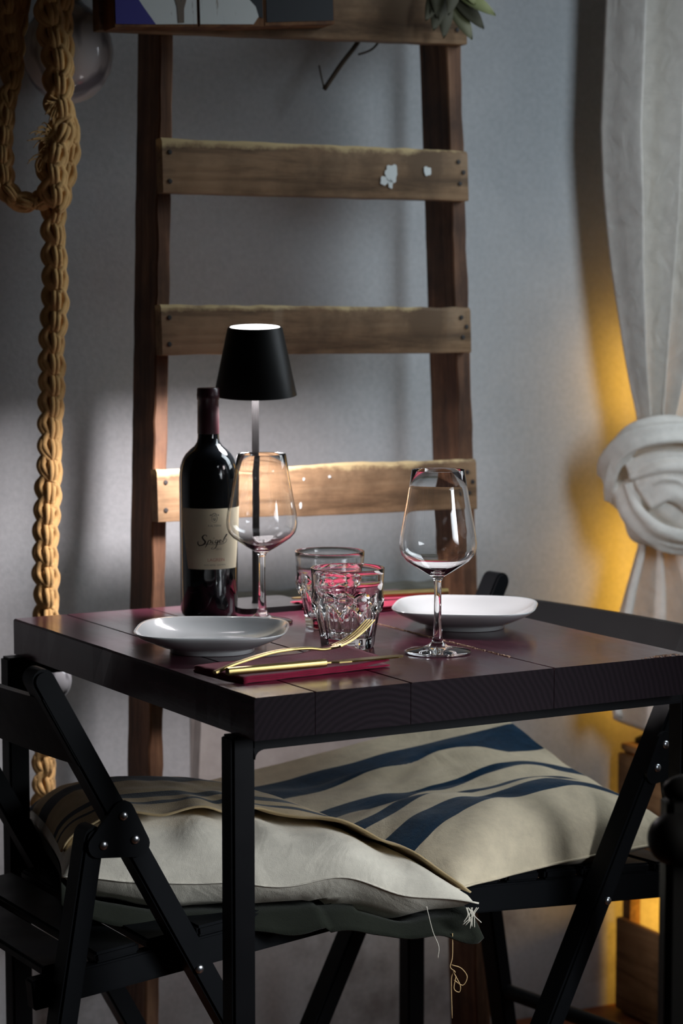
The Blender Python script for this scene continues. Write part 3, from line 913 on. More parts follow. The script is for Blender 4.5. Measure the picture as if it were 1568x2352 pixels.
def sweep_flat(P, wid, thk, n=12):
    """rounded flat bar along P (in x, z with y sideways): widths and thicknesses per point"""
    V = []; F = []
    for i, p in enumerate(P):
        t = (P[min(i + 1, len(P) - 1)] - P[max(i - 1, 0)]).normalized()
        s = Vector((0, 0, 1)).cross(t).normalized(); up = t.cross(s)
        for j in range(n):
            w = 2 * pi * j / n; c, q = cos(w), sin(w)
            e = 0.6
            V.append(p + s * wid[i] * math.copysign(abs(c) ** e, c) + up * thk[i] * math.copysign(abs(q) ** e, q))
    for i in range(len(P) - 1):
        for j in range(n): F.append([i * n + j, i * n + (j + 1) % n, (i + 1) * n + (j + 1) % n, (i + 1) * n + j])
    F.append(list(range(n))[::-1]); F.append(list(range((len(P) - 1) * n, len(P) * n)))
    return V, F

def knife(loc, rot, label):
    t = thing('table_knife', label, 'knife', loc, rot, 'gold knives')
    P = crom([(0, 0, 0.0045), (0.04, 0, 0.0046), (0.09, 0, 0.0046), (0.121, 0, 0.0046)], 8)
    V, F = sweep_flat(P, [0.0050 - 0.0005 * i / len(P) for i in range(len(P))], [0.0042] * len(P), 16)
    MB().add(V, F).build('handle', M_GOLD, t, auto=40)
    b = [(0.1190, -0.0030), (0.1270, -0.0032), (0.135, -0.0075)]
    nT = 34
    for i in range(nT):
        x = 0.150 + 0.062 * i / nT; b.append((x, -0.0088)); b.append((x + 0.0009, -0.0078))
    b += [(0.218, -0.0050), (0.2215, 0.0), (0.219, 0.0042), (0.205, 0.0060), (0.170, 0.0062), (0.135, 0.0045), (0.119, 0.0030)]
    MB().prism(b, 0.0040, 0.0056).build('blade', M_GOLD, t)
    return t
def fork(loc, rot, label):
    t = thing('table_fork', label, 'fork', loc, rot, 'gold forks')
    P = crom([(0, 0, 0.0000), (0.03, 0, 0.0055), (0.075, 0, 0.0095), (0.115, 0, 0.0070), (0.138, 0, 0.0020), (0.152, 0, 0.0016), (0.160, 0, 0.0035)], 8)
    L = len(P) - 1
    wd = [lerp_tab([(0, 0.0044), (0.3, 0.0046), (0.62, 0.0032), (0.78, 0.0030), (0.88, 0.0085), (1, 0.0118)], i / L) for i in range(L + 1)]
    tk = [lerp_tab([(0, 0.0020), (0.5, 0.0019), (0.85, 0.0014), (1, 0.0011)], i / L) for i in range(L + 1)]
    V, F = sweep_flat(P, wd, tk, 16)
    MB().add(V, F).build('handle', M_GOLD, t, auto=40)
    for y in (-0.0094, -0.0031, 0.0031, 0.0094):
        Q = crom([(0.156, y, 0.0026), (0.172, y, 0.0065), (0.190, y * 0.98, 0.0145), (0.206, y * 0.95, 0.0245)], 8)
        n = len(Q) - 1
        V, F = sweep_flat(Q, [0.0021 - 0.0012 * i / n for i in range(n + 1)], [0.0013 - 0.0006 * i / n for i in range(n + 1)], 10)
        MB().add(V, F).build('tine', M_GOLD, t, auto=40)
    return t
NZT = TZ + 0.0072
knife(tp(0.020, 0.101, NZT), (0, 0, TYAW + radians(-1.0)), 'gold knife lying on the napkin nearest the table edge')
fork(tp(0.010, 0.112, NZT + 0.0026), (radians(-6), radians(-5), TYAW + radians(2.0)), 'gold fork, tines up, resting across the knife')
knife(tp(0.566, 0.518, NZT + 0.003), (0, radians(0), TYAW + pi + radians(-10)), 'gold knife on the far napkin behind the tumblers')

# ------------------------------------------------------------------ ladder against the wall
def ladder():
    lean = math.atan(0.10 / 1.7)
    s_mid = 1.52
    loc = wp(s_mid - 0.0204, 0.25, 0)
    t = thing('old_ladder', 'rough brown wooden ladder leaning against the grey wall', 'ladder', loc, (-lean, 0, YAW_WALL))
    def rail(f0, f1, name, seed):
        """front-face edges as functions of height"""
        V = []; F = []; n = 90; D = 0.079
        for i in range(n + 1):
            z = 0.006 + 1.93 * i / n
            a, b = f0(z) - s_mid, f1(z) - s_mid
            j = 0.0028 * nz(z * 16, seed) + 0.0018 * nz(z * 45, seed)
            j2 = 0.0022 * nz(z * 20, seed + 7)
            c = 0.002
            sec = [(a + j, c), (a + c + j, 0), (b - c + j2, 0), (b + j2, c), (b + j2 * .5, D), (a + j * .3, D)]
            V += [(x, y, z) for x, y in sec]
        m_ = 6
        for i in range(n):
            for k in range(m_): F.append([i * m_ + k, i * m_ + (k + 1) % m_, (i + 1) * m_ + (k + 1) % m_, (i + 1) * m_ + k])
        F += [list(range(m_))[::-1], list(range(n * m_, n * m_ + m_))]
        MB().add(V, F).build(name, M_RAIL, t, auto=30)
    rail(lambda z: 1.2360 + 0.0486 * z, lambda z: 1.2560 + 0.0486 * z, 'side_rail', 2.0)
    rail(lambda z: 1.7665 - 0.008 * z, lambda z: 1.7905 - 0.008 * z, 'side_rail', 11.0)
    m_nail = mat('rusty_nail', (0.02, 0.016, 0.014), 0.6)
    m_paint = mat('white_paint_splash', (0.66, 0.70, 0.68), 0.6)
    def rung(sl, sr, zl0, zl1, zr0, zr1, seed, splash=()):
        n = 70; D = 0.022; L = sr - sl
        o_loc = Vector(((sl + sr) / 2 - s_mid, 0, (zl0 + zl1 + zr0 + zr1) / 4))
        mb = MB(); V = []; F = []
        for i in range(n + 1):
            f = i / n; x = sl + L * f - s_mid - o_loc.x
            zb = zl0 + (zr0 - zl0) * f - o_loc.z + 0.0012 * nz(x * 20, seed); zt = zl1 + (zr1 - zl1) * f - o_loc.z + 0.0026 * nz(x * 9, seed + 3) + 0.0014 * nz(x * 40, seed)
            c = 0.004 + 0.003 * abs(nz(x * 14, seed + 5))
            ex = 0.0025 * nz(zb * 9, seed) if i in (0, n) else 0
            sec = [(-D + 0.001, zb), (-D, zb + 0.002), (-D, zt - c), (-D + c * 0.8, zt), (-0.0005, zt - 0.001), (-0.0005, zb)]
            V += [(x + ex, y + (0.0008 * nz(x * 25, z * 60, seed) if y < -0.02 else 0), z) for y, z in sec]
        for i in range(n):
            for k in range(6): F.append([i * 6 + k, i * 6 + (k + 1) % 6, (i + 1) * 6 + (k + 1) % 6, (i + 1) * 6 + k])
        F += [list(range(6))[::-1], list(range(n * 6, n * 6 + 6))]
        mb.add(V, F, 0)
        H = (zl1 - zl0)
        for f, g in ((0.022, 0.25), (0.024, 0.78), (0.972, 0.3), (0.968, 0.72), (0.985, 0.52)):
            x = -L / 2 + L * f; z = (g - 0.5) * H
            mb.lathe([(0.0034, 0.0), (0.0030, 0.0010), (0.0, 0.0014)], 10, k=1)
            M = Matrix.Translation((x, -D - 0.0002, z)) @ Matrix.Rotation(pi / 2, 4, 'X')
            for q in range(len(mb.V) - 21, len(mb.V)): mb.V[q] = M @ mb.V[q]
        for cx, cz, rx, rz, sd in splash:
            P = []
            for k in range(22):
                w = 2 * pi * k / 22; r = 1 + 0.55 * nz(cos(w) * 1.7, sin(w) * 1.7, sd)
                P.append((cx + rx * r * cos(w), -D - 0.0016, cz + rz * r * sin(w)))
            mb.add(P, [list(range(22))], 2)
        o = mb.build('rung', [M_RUNG, m_nail, m_paint], t, auto=35)
        o.location = o_loc
        return o
    rung(1.213, 1.776, 1.514, 1.588, 1.518, 1.590, 1.0)
    rung(1.298, 1.772, 1.300, 1.374, 1.295, 1.366, 4.0, [(0.112, -0.003, 0.010, 0.013, 1.0), (0.100, -0.013, 0.007, 0.006, 5.0), (0.110, -0.016, 0.004, 0.006, 3.0), (0.170, 0.002, 0.007, 0.006, 8.0)])
    rung(1.290, 1.771, 1.082, 1.150, 1.077, 1.142, 7.0)
    rung(1.277, 1.775, 0.856, 0.927, 0.851, 0.924, 9.0, [(-0.03, 0.016, 0.0015, 0.002, 2.0), (0.01, 0.018, 0.002, 0.002, 4.0), (-0.036, -0.020, 0.002, 0.004, 6.0)])
    rung(1.262, 1.779, 0.62, 0.690, 0.618, 0.688, 12.0)
    rung(1.250, 1.782, 0.39, 0.460, 0.388, 0.458, 15.0)
    rung(1.310, 1.772, 1.735, 1.805, 1.735, 1.805, 22.0)
    return t, loc, lean
LAD, LLOC, LEAN = ladder()
LM = Matrix.Translation(LLOC) @ Matrix.Rotation(YAW_WALL, 4, 'Z') @ Matrix.Rotation(-LEAN, 4, 'X')
def lp(s, y, z): return LM @ Vector((s - 1.52, y, z))

def sign():
    """painted planks fixed on the ladder's upper rung"""
    t = thing('painted_sign', 'weathered board of planks painted blue, white and black, hung at the ladder top', 'sign', LM @ Vector((1.38 - 1.52, -0.0225, 1.60)), (-LEAN, 0, YAW_WALL))
    X = lambda s: s - 1.38
    Z = lambda z: z - 1.60
    white = mat('chipped_white_paint', (0.72, 0.76, 0.74), 0.7); q = NT(white); v = q.coord('Object', (60, 60, 9))
    q.color(q.mix(q.ramp(q.noise(v, 1.5, 5, 0.7), [(0.62, (0, 0, 0)), (0.68, (1, 1, 1))]), (0.74, 0.78, 0.76), (0.24, 0.18, 0.13)))
    blue = mat('navy_blue_paint', (0.04, 0.035, 0.26), 0.6)
    black = mat('chipped_black_paint', (0.010, 0.013, 0.018), 0.6); q = NT(black); v = q.coord('Object', (60, 60, 9))
    q.color(q.mix(q.ramp(q.noise(v, 1.5, 5, 0.7), [(0.69, (0, 0, 0)), (0.74, (1, 1, 1))]), (0.010, 0.013, 0.018), (0.22, 0.22, 0.20)))
    D = 0.040
    cuts = [(1.2195, 1.338, 1.512, 1.518), (1.3405, 1.436, 1.518, 1.5225), (1.4375, 1.543, 1.5235, 1.5305)]
    for i, (a, b, z0, z1) in enumerate(cuts):
        mb = MB(); n = 24
        V = []; F = []
        for k in range(n + 1):
            f = k / n; x = X(a + (b - a) * f); zb = Z(z0 + (z1 - z0) * f) + 0.0012 * nz(x * 60, i)
            V += [(x, -D, zb), (x, -0.0002, zb), (x, -0.0002, 0.12), (x, -D, 0.12)]
        for k in range(n):
            for j in range(4): F.append([k * 4 + j, k * 4 + (j + 1) % 4, k * 4 + 4 + (j + 1) % 4, k * 4 + 4 + j])
        F += [[0, 1, 2, 3], [n * 4 + 3, n * 4 + 2, n * 4 + 1, n * 4]]
        mb.add(V, F, 0)
        yf = -D - 0.0007
        def patch(pts, k, y=yf):
            mb.add([(X(s), y, Z(z)) for s, z in pts], [list(range(len(pts)))], k)
        if i == 0:
            arc = [(1.243 + 0.0, 1.572), (1.252, 1.552), (1.262, 1.538), (1.2775, 1.518)]
            patch([(1.2205, 1.516), (1.2775, 1.518), (1.262, 1.538), (1.252, 1.552), (1.240, 1.575), (1.236, 1.72), (1.2205, 1.72)], 2)
            patch([(1.2775, 1.518), (1.337, 1.521), (1.337, 1.72), (1.236, 1.72), (1.240, 1.575), (1.252, 1.552), (1.262, 1.538)], 1)
        elif i == 1:
            patch([(1.3415, 1.521), (1.420, 1.5245), (1.428, 1.535), (1.424, 1.548), (1.414, 1.558), (1.398, 1.566), (1.380, 1.575), (1.370, 1.72), (1.3415, 1.72)], 1)
            patch([(1.428, 1.535), (1.4345, 1.533), (1.4345, 1.72), (1.370, 1.72), (1.380, 1.575), (1.398, 1.566), (1.414, 1.558), (1.424, 1.548)], 3)
        else:
            patch([(1.440, 1.528), (1.5415, 1.535), (1.5415, 1.72), (1.440, 1.72)], 3)
        o = mb.build('plank', [M_SIGN, white, blue, black], t)
    # a grey forked drip of bare wood on the white plank
    mb = MB()
    P = [(1.3095, 1.521), (1.318, 1.5215), (1.3185, 1.540), (1.326, 1.565), (1.320, 1.566), (1.3140, 1.549), (1.308, 1.567), (1.302, 1.566), (1.3085, 1.542)]
    mb.add([(X(s), -D - 0.0012, Z(z)) for s, z in P], [list(range(len(P)))])
    mb.build('bare_patch', mat('bare_grey_wood', (0.19, 0.15, 0.115), 0.8), t)
sign()

def branch():
    t = thing('dried_branch', 'dried leafy branch tucked over the ladder top, leaves hanging at its end', 'branch', lp(1.70, -0.03, 1.60), (-LEAN, 0, YAW_WALL))
    X = lambda s, y, z: Vector((s - 1.70, y + 0.03, z - 1.60))
    st = MB()
    st.tube(crom([X(1.579, 0.045, 1.456), X(1.607, 0.045, 1.492), X(1.637, 0.045, 1.528), X(1.66, 0.045, 1.57), X(1.68, 0.02, 1.602), X(1.705, -0.03, 1.604), X(1.735, -0.05, 1.592)], 6), [0.0035] * 37, 8)
    st.tube(crom([X(1.635, 0.045, 1.507), X(1.650, 0.045, 1.512), X(1.662, 0.046, 1.519), X(1.672, 0.046, 1.532), X(1.68, 0.046, 1.55)], 6), 0.0016, 6)
    st.tube(crom([X(1.579, 0.045, 1.456), X(1.577, 0.048, 1.47), X(1.574, 0.05, 1.49)], 6), 0.0012, 6)
    st.build('stem', M_TWIG, t, True)
    def leaf(p0, p1, w, bend, m):
        p0, p1 = X(*p0), X(*p1); d = p1 - p0; L = d.length; d.normalize()
        side = d.cross(Vector((0, -1, 0.2))).normalized(); nn = side.cross(d)
        V = []; F = []; n = 14
        for i in range(n + 1):
            f = i / n; ww = w * (sin(pi * f ** 0.85) ** 0.8 if 0 < f < 1 else 0) + 0.0003
            c = p0 + d * L * f + nn * bend * sin(pi * f)
            V += [c - side * ww + nn * 0.0025, c, c + side * ww + nn * 0.0025]
        for i in range(n):
            for k in (0, 1): F.append([i * 3 + k, i * 3 + k + 1, i * 3 + k + 4, i * 3 + k + 3])
        o = mesh('leaf', V, F, m, t, True)
        md = o.modifiers.new('thickness', 'SOLIDIFY'); md.thickness = 0.0006
    y = -0.055
    leaf((1.738, y, 1.585), (1.792, y - 0.02, 1.551), 0.0105, 0.004, M_LEAF)
    leaf((1.742, y, 1.60), (1.762, y - 0.015, 1.565), 0.009, 0.003, M_LEAF)
    leaf((1.725, y, 1.575), (1.757, y - 0.012, 1.517), 0.0125, 0.003, mat('olive_leaf', (0.10, 0.10, 0.04), 0.6))
    leaf((1.733, y, 1.580), (1.778, y - 0.010, 1.533), 0.0125, 0.004, M_LEAFD)
    leaf((1.722, y, 1.585), (1.711, y - 0.012, 1.517), 0.0120, 0.003, M_LEAFD)
    leaf((1.715, y, 1.590), (1.695, y - 0.012, 1.527), 0.0130, 0.003, M_LEAFD)
    leaf((1.712, y, 1.592), (1.683, y - 0.012, 1.540), 0.0110, 0.003, M_LEAFD)
    leaf((1.705, y, 1.615), (1.702, y - 0.012, 1.545), 0.0130, 0.003, M_LEAFD)
    leaf((1.740, y, 1.61), (1.715, y - 0.02, 1.548), 0.0110, 0.003, M_LEAFD)
branch()

# ------------------------------------------------------------------ knotted rope with glass globes
def rope():
    t = thing('knotted_rope', 'tan knotted jute rope hanging at the left of the ladder', 'rope', wp(1.14, 0.13, 0.0), (0, 0, YAW_WALL))
    P3 = lambda s, z, h=0.13: Vector((s - 1.14 - 0.008, 0.13 - h - 0.018, z))
    def braid(path, A, B, r, per, name='braid', n=4, taper=None, parent=t, seed=0.0):
        Q = crom(path, 12)
        # resample by length
        D = [0.0]
        for a, b in zip(Q, Q[1:]): D.append(D[-1] + (b - a).length)
        L = D[-1]; K = int(L / 0.0022); R = []
        j = 0
        for i in range(K + 1):
            d = L * i / K
            while j < len(D) - 2 and D[j + 1] < d: j += 1
            f = (d - D[j]) / max(1e-9, D[j + 1] - D[j]); R.append(Q[j].lerp(Q[j + 1], f))
        mb = MB()
        units = max(2, int(round(L / per)))
        for q in range(units):
            ci = (q + 0.5) / units * K; i = int(min(K - 1, max(1, ci))); p = R[i]
            tg = (R[min(i + 3, K)] - R[max(i - 3, 0)]).normalized()
            side = Vector((0, 1, 0)).cross(tg); side = side.normalized() if side.length > 1e-3 else Vector((1, 0, 0)); dep = tg.cross(side)
            if dep.y > 0: side, dep = -side, -dep
            up = tg if tg.z >= 0 else -tg
            roll = 0.55 * nz(q * 0.31, seed) + 0.25 * nz(q * 1.7, seed + 4)
            side, dep = side * cos(roll) + dep * sin(roll), dep * cos(roll) - side * sin(roll)
            h = L / units
            def T(x, y, z): return p + side * x + dep * y + up * z
            for sg in (-1, 1):
                off = (0.28 if sg < 0 else -0.05) * h + 0.12 * h * nz(q * 2.3, sg, seed)
                k = 1 + 0.22 * nz(q * 1.9, sg * 3.0, seed)
                loop = [(0.05 * A, 0.55 * B, 0.66 * h), (0.75 * A, 0.55 * B, 0.50 * h), (1.35 * A * k, 0.15 * B, 0.18 * h), (1.40 * A * k, 0.0, -0.14 * h), (0.95 * A, 0.55 * B, -0.50 * h), (0.15 * A, 0.95 * B, -0.74 * h)]
                for ply in (-1, 1):
                    pts = [T(sg * x * (1 - 0.10 * ply), y + 0.16 * B * ply, z + off + ply * 0.33 * r) for x, y, z in loop]
                    Q = crom(pts, 5); n_ = len(Q)
                    mb.tube(Q, [r * 0.72 * (0.70 + 0.38 * sin(pi * j_ / (n_ - 1))) for j_ in range(n_)], 9)
            for x0 in (-0.26, 0.30):     # short upright cords in front, and one behind
                w = x0 * A + 0.12 * A * nz(q * 3.1, x0 * 9, seed)
                Q = crom([T(w, 0.70 * B, 0.46 * h), T(w * 1.15, 1.22 * B, 0.16 * h), T(w * 1.1, 1.22 * B, -0.16 * h), T(w * 0.8, 0.70 * B, -0.46 * h)], 4)
                mb.tube(Q, r * 0.60, 9)
            mb.tube(crom([T(0, -0.3 * B, 0.60 * h), T(0, -0.9 * B, 0), T(0, -0.3 * B, -0.60 * h)], 4), r * 0.95, 9)
            mb.tube([T(0, 0.1 * B, 0.6 * h), T(0, 0.2 * B, -0.6 * h)], r * 1.0, 9)
        return mb.build(name, M_ROPE, parent, True)
    braid([P3(1.150, 2.69), P3(1.158, 2.3), P3(1.164, 1.9), P3(1.168, 1.62), P3(1.160, 1.54), P3(1.160, 1.48), P3(1.154, 1.43), P3(1.167, 1.385), P3(1.165, 1.345), P3(1.157, 1.31), P3(1.147, 1.275), P3(1.146, 1.25),
           P3(1.147, 1.207), P3(1.147, 1.148), P3(1.142, 1.09), P3(1.141, 1.031), P3(1.138, 0.972), P3(1.136, 0.912), P3(1.130, 0.853), P3(1.129, 0.793), P3(1.130, 0.733), P3(1.126, 0.673), P3(1.125, 0.60), P3(1.123, 0.50), P3(1.121, 0.42)],
          0.0092, 0.0085, 0.0068, 0.0290, 'main_braid')
    braid([P3(1.140, 2.69, 0.14), P3(1.138, 2.2, 0.14), P3(1.138, 1.8, 0.14), P3(1.138, 1.62, 0.14), P3(1.137, 1.56, 0.142), P3(1.141, 1.51, 0.145), P3(1.147, 1.47, 0.15), P3(1.149, 1.42, 0.148), P3(1.153, 1.395, 0.145)], 0.0100, 0.009, 0.0074, 0.0300, 'second_braid', seed=3.0)
    braid([P3(1.157, 1.385, 0.148), P3(1.145, 1.365, 0.150), P3(1.138, 1.335, 0.15), P3(1.140, 1.305, 0.15), P3(1.142, 1.28, 0.146)], 0.0100, 0.009, 0.0074, 0.0290, 'knot_braid', seed=5.0)
    braid([P3(1.110, 2.69, 0.11), P3(1.100, 2.2, 0.11), P3(1.096, 1.8, 0.11), P3(1.095, 1.62, 0.11), P3(1.092, 1.54, 0.11), P3(1.098, 1.47, 0.115), P3(1.082, 1.40, 0.125), P3(1.075, 1.345, 0.13), P3(1.079, 1.305, 0.132), P3(1.097, 1.287, 0.135), P3(1.120, 1.284, 0.138), P3(1.138, 1.297, 0.14)], 0.0072, 0.007, 0.0060, 0.0250, 'loop_braid', seed=7.0)
    braid([P3(1.125, 2.69, 0.10), P3(1.118, 2.1, 0.10), P3(1.115, 1.75, 0.10), P3(1.115, 1.62, 0.10), P3(1.112, 1.56, 0.10), P3(1.100, 1.50, 0.10), P3(1.094, 1.45, 0.105)], 0.0100, 0.008, 0.0080, 0.030, 'rear_braid', seed=9.0)
    # frayed ends
    mb = MB(); random.seed(11)
    for i in range(26):
        x = 1.135 + 0.012 * random.random(); z = 1.378 - 0.035 * random.random()
        L = 0.016 + 0.02 * random.random(); a = radians(150 + random.uniform(-30, 45))
        p0 = P3(x, z, 0.155); p1 = p0 + Vector((cos(a) * L * 0.6, 0, sin(a) * L * 0.5)); p2 = p1 + Vector((cos(a) * L * 0.4, -0.002, -0.004 * random.random() * (1 if i % 3 else 5)))
        mb.tube(crom([p0, p1, p2], 5), [0.0018 - 0.0012 * k / 10 for k in range(11)], 5)
    mb.tube(crom([P3(1.134, 1.352, 0.153), P3(1.121, 1.347, 0.154), P3(1.114, 1.335, 0.154), P3(1.116, 1.325, 0.154), P3(1.121, 1.328, 0.154)], 6), 0.0018, 6)
    for i in range(16):
        a = radians(180 + random.uniform(-40, 50)); p0 = P3(1.150, 1.408 + 0.01 * random.random(), 0.158); L = 0.012 + 0.016 * random.random()
        mb.tube(crom([p0, p0 + Vector((cos(a) * L * .6, 0, sin(a) * L * .3)), p0 + Vector((cos(a) * L, -0.002, sin(a) * L - 0.006))], 5), [0.0024 - 0.0015 * k / 10 for k in range(11)], 5)
    mb.build('frayed_end', M_ROPE, t, True)
rope()

def globe(loc, r, sz, label, dk=(0.38, 0.40, 0.48), lt=(0.95, 0.97, 1.0), cord=0.0):
    t = thing('glass_globe', label, 'glass globe', loc, (0, 0, 0), 'glass globes on the rope')
    m = mat('white_flecked_blown_glass', (0.75, 0.78, 0.9), 0.08, spec=0.6); q = NT(m)
    v = q.coord('Object', (1, 1, 0.42)); vo = q.n('ShaderNodeTexVoronoi', feature='SMOOTH_F1'); vo.inputs['Scale'].default_value = 46 * 0.06 / r
    q.l(v, vo.inputs['Vector']); vo.inputs['Smoothness'].default_value = 0.4
    f = q.ramp(vo.outputs['Distance'], [(0.52, (1, 1, 1)), (0.72, (0.10, 0.10, 0.10))])
    q.color(q.mix(f, dk, lt))
    q.l(q.math('MULTIPLY', q.math('SUBTRACT', 1.0, f), 0.22), q.b.inputs['Transmission Weight'])
    prof = []
    for i in range(25):
        w = -pi / 2 + (pi / 2 + 1.15) * i / 24; prof.append((max(0, r * cos(w)), sz * r * sin(w)))
    prof.append((r * 0.30, sz * r * 1.02))
    inner = [(max(0.0, x - 0.003), z + (0.003 if z < 0 else 0)) for x, z in prof[::-1]]
    MB().lathe(prof + inner, 56).build('glass_body', m, t, True)
    if cord: MB().tube([(0, 0, sz * r * 1.15), (0, 0, cord)], 0.0022, 8).build('cord', mat_black('globe_cord', (0.02, 0.018, 0.016), 0.6), t, True)
    MB().lathe([(r * 0.31, sz * r * 0.99), (r * 0.31, sz * r * 1.16), (r * 0.1, sz * r * 1.22), (0, sz * r * 1.22)], 24).build('cap', mat_black('globe_cap', (0.02, 0.018, 0.016), 0.5), t, True)
    return t
globe(wp(1.192, 0.0665, 1.492), 0.0625, 1.12, 'white flecked glass globe hanging behind the rope at its top', cord=1.205)
globe(wp(1.106, 0.196, 0.648), 0.031, 1.0, 'small pale glass globe low on the rope, under the table corner', (0.10, 0.10, 0.11), (0.26, 0.26, 0.27))  # glass tones darkened so the globe stays dim in the lamp light

# ------------------------------------------------------------------ curtain
def curtain():
    t = thing('curtain', 'off white cotton curtain tied in a big knot', 'curtain', wp(2.12, 0.11, 0.0), (0, 0, YAW_WALL))
    m = mat_cloth('off_white_cotton', (0.86, 0.82, 0.76), weave=700, rough=0.9, crumple=(22, 9.0))
    b = m.node_tree.nodes['Principled BSDF']
    tr = m.node_tree.nodes.new('ShaderNodeBsdfTranslucent'); tr.inputs[0].default_value = (0.75, 0.66, 0.52, 1)
    mx = m.node_tree.nodes.new('ShaderNodeMixShader'); mx.inputs[0].default_value = 0.22
    m.node_tree.links.new(b.outputs[0], mx.inputs[1]); m.node_tree.links.new(tr.outputs[0], mx.inputs[2])
    m.node_tree.links.new(mx.outputs[0], m.node_tree.nodes['Material Output'].inputs[0])
    L3 = lambda s, h, z: Vector((s - 2.12, 0.11 - h, z))
    left = [(0.965, 2.097), (1.02, 2.083), (1.075, 2.072), (1.208, 2.050), (1.327, 2.037), (1.405, 2.031), (1.60, 2.036), (1.9, 2.042)]
    right = [(0.965, 2.160), (1.02, 2.176), (1.075, 2.19), (1.208, 2.22), (1.40, 2.25), (1.60, 2.262), (1.9, 2.268)]
    nw_, nz_ = 200, 90
    def fold(w, z):
        k = min(1, max(0, (z - 0.95) / 0.35))
        ph = w * 2 * pi * 3.0 + 0.45 * nz(w * 3, z * 0.7)
        s_ = sin(ph - 0.5)
        d = math.copysign(abs(s_) ** 0.75, s_)
        return (0.016 + 0.030 * k) * d + 0.005 * nz(w * 6, z * 1.2, 3)
    V = []; F = []
    for j in range(nz_ + 1):
        z = 0.955 + (2.66 - 0.955) * j / nz_
        a, c = lerp_tab(left, z), lerp_tab(right, z)
        for i in range(nw_ + 1):
            w = i / nw_
            ws = w + 0.045 * sin(w * 2 * pi * 3.0 + 0.4)
            V.append(L3(a + (c - a) * min(1, max(0, ws)), 0.130 + fold(w, z) , z))
    for j in range(nz_):
        for i in range(nw_): q = j * (nw_ + 1) + i; F.append([q, q + 1, q + nw_ + 2, q + nw_ + 1])
    o = mesh('drape', V, F, m, t, True); md = o.modifiers.new('thickness', 'SOLIDIFY'); md.thickness = 0.002
    # tail below the knot
    leftb = [(0.470, 2.046), (0.518, 2.043), (0.644, 2.054), (0.704, 2.073), (0.762, 2.098), (0.80, 2.105)]
    rightb = [(0.470, 2.26), (0.644, 2.25), (0.704, 2.23), (0.762, 2.19), (0.80, 2.17)]
    V = []; F = []
    for j in range(41):
        f = j / 40
        for i in range(nw_ + 1):
            w = i / nw_
            z = 0.80 - (0.80 - (0.512 - 0.05 * min(1, w * 2.2))) * f
            a, c = lerp_tab(leftb, z), lerp_tab(rightb, z)
            k = min(1, f * 2.2)
            s_ = sin(w * 2 * pi * 2.7 + 0.9 + 0.4 * f)
            h = 0.115 + (0.012 + 0.022 * k) * s_ + 0.006 * nz(w * 8, z * 5, 5)
            if f > 0.95: h += 0.003
            V.append(L3(a + (c - a) * w, h, z))
    for j in range(40):
        for i in range(nw_): q = j * (nw_ + 1) + i; F.append([q, q + 1, q + nw_ + 2, q + nw_ + 1])
    o = mesh('tail', V, F, m, t, True); md = o.modifiers.new('thickness', 'SOLIDIFY'); md.thickness = 0.002
    # the knot: a fat body with cloth bands wrapped over it
    mb = MB()
    V = []; F = []; nu, nv = 72, 48
    for j in range(nv + 1):
        ph = -pi / 2 + pi * j / nv
        for i in range(nu):
            w = 2 * pi * i / nu
            d = Vector((cos(ph) * cos(w), cos(ph) * sin(w), sin(ph)))
            crease = 0.10 * sin(5 * d.z * 2 + 4 * d.x + 2.5 * nz(d.x, d.y, d.z * 1.5)) + 0.12 * nz(d.x * 2.2, d.y * 2.2, d.z * 2.2)
            r = 1 + crease * 0.7
            V.append(Vector((d.x * 0.082 * r + 0.016, -0.022 + d.y * 0.058 * r, 0.862 + d.z * 0.094 * r)))
    for j in range(nv):
        for i in range(nu): F.append([j * nu + i, j * nu + (i + 1) % nu, (j + 1) * nu + (i + 1) % nu, (j + 1) * nu + i])
    mb.add(V, F)
    CK = Vector((0.016, -0.022, 0.862))
    def band(P, W, T, seed, ripple=0.30):
        # a flattened roll of cloth with pleats along it, hugging the knot's body
        Q = crom(P, 10); n = 36; Vv = []; Ff = []
        for i, p in enumerate(Q):
            tg = (Q[min(i + 1, len(Q) - 1)] - Q[max(i - 1, 0)]).normalized()
            c = p - CK; c = (c - tg * c.dot(tg))
            nn = c.normalized() if c.length > 1e-4 else Vector((0, -1, 0)); sd = tg.cross(nn)
            f = i / (len(Q) - 1); ww = W[0] + (W[1] - W[0]) * f
            for k in range(n):
                a = 2 * pi * k / n; x = cos(a)
                pleat = ripple * T * sin(x * 5.0 + seed + 2.2 * nz(f * 2.5, seed, x))
                Vv.append(p + sd * ww * x + nn * (T * sin(a) + (pleat if sin(a) > 0 else 0)))
        for i in range(len(Q) - 1):
            for k in range(n): Ff.append([i * n + k, i * n + (k + 1) % n, (i + 1) * n + (k + 1) % n, (i + 1) * n + k])
        Ff.append(list(range(n))[::-1]); Ff.append(list(range((len(Q) - 1) * n, len(Q) * n)))
        mb.add(Vv, Ff)
    # upper wrap: from behind on the left, up over the top to the right
    band([(-0.060, 0.015, 0.880), (-0.078, -0.020, 0.905), (-0.066, -0.052, 0.938), (-0.028, -0.076, 0.952), (0.022, -0.080, 0.950), (0.066, -0.064, 0.928), (0.098, -0.03, 0.895)], (0.022, 0.036), 0.013, 1.0)
    # hanging left loop
    band([(-0.060, -0.052, 0.930), (-0.078, -0.036, 0.902), (-0.078, -0.020, 0.872), (-0.062, 0.0, 0.842)], (0.016, 0.012), 0.009, 2.0)
    # second wrap below the first, dipping to the right
    band([(-0.062, -0.046, 0.890), (-0.030, -0.076, 0.905), (0.012, -0.086, 0.906), (0.055, -0.076, 0.888), (0.092, -0.045, 0.858)], (0.018, 0.030), 0.010, 3.3)
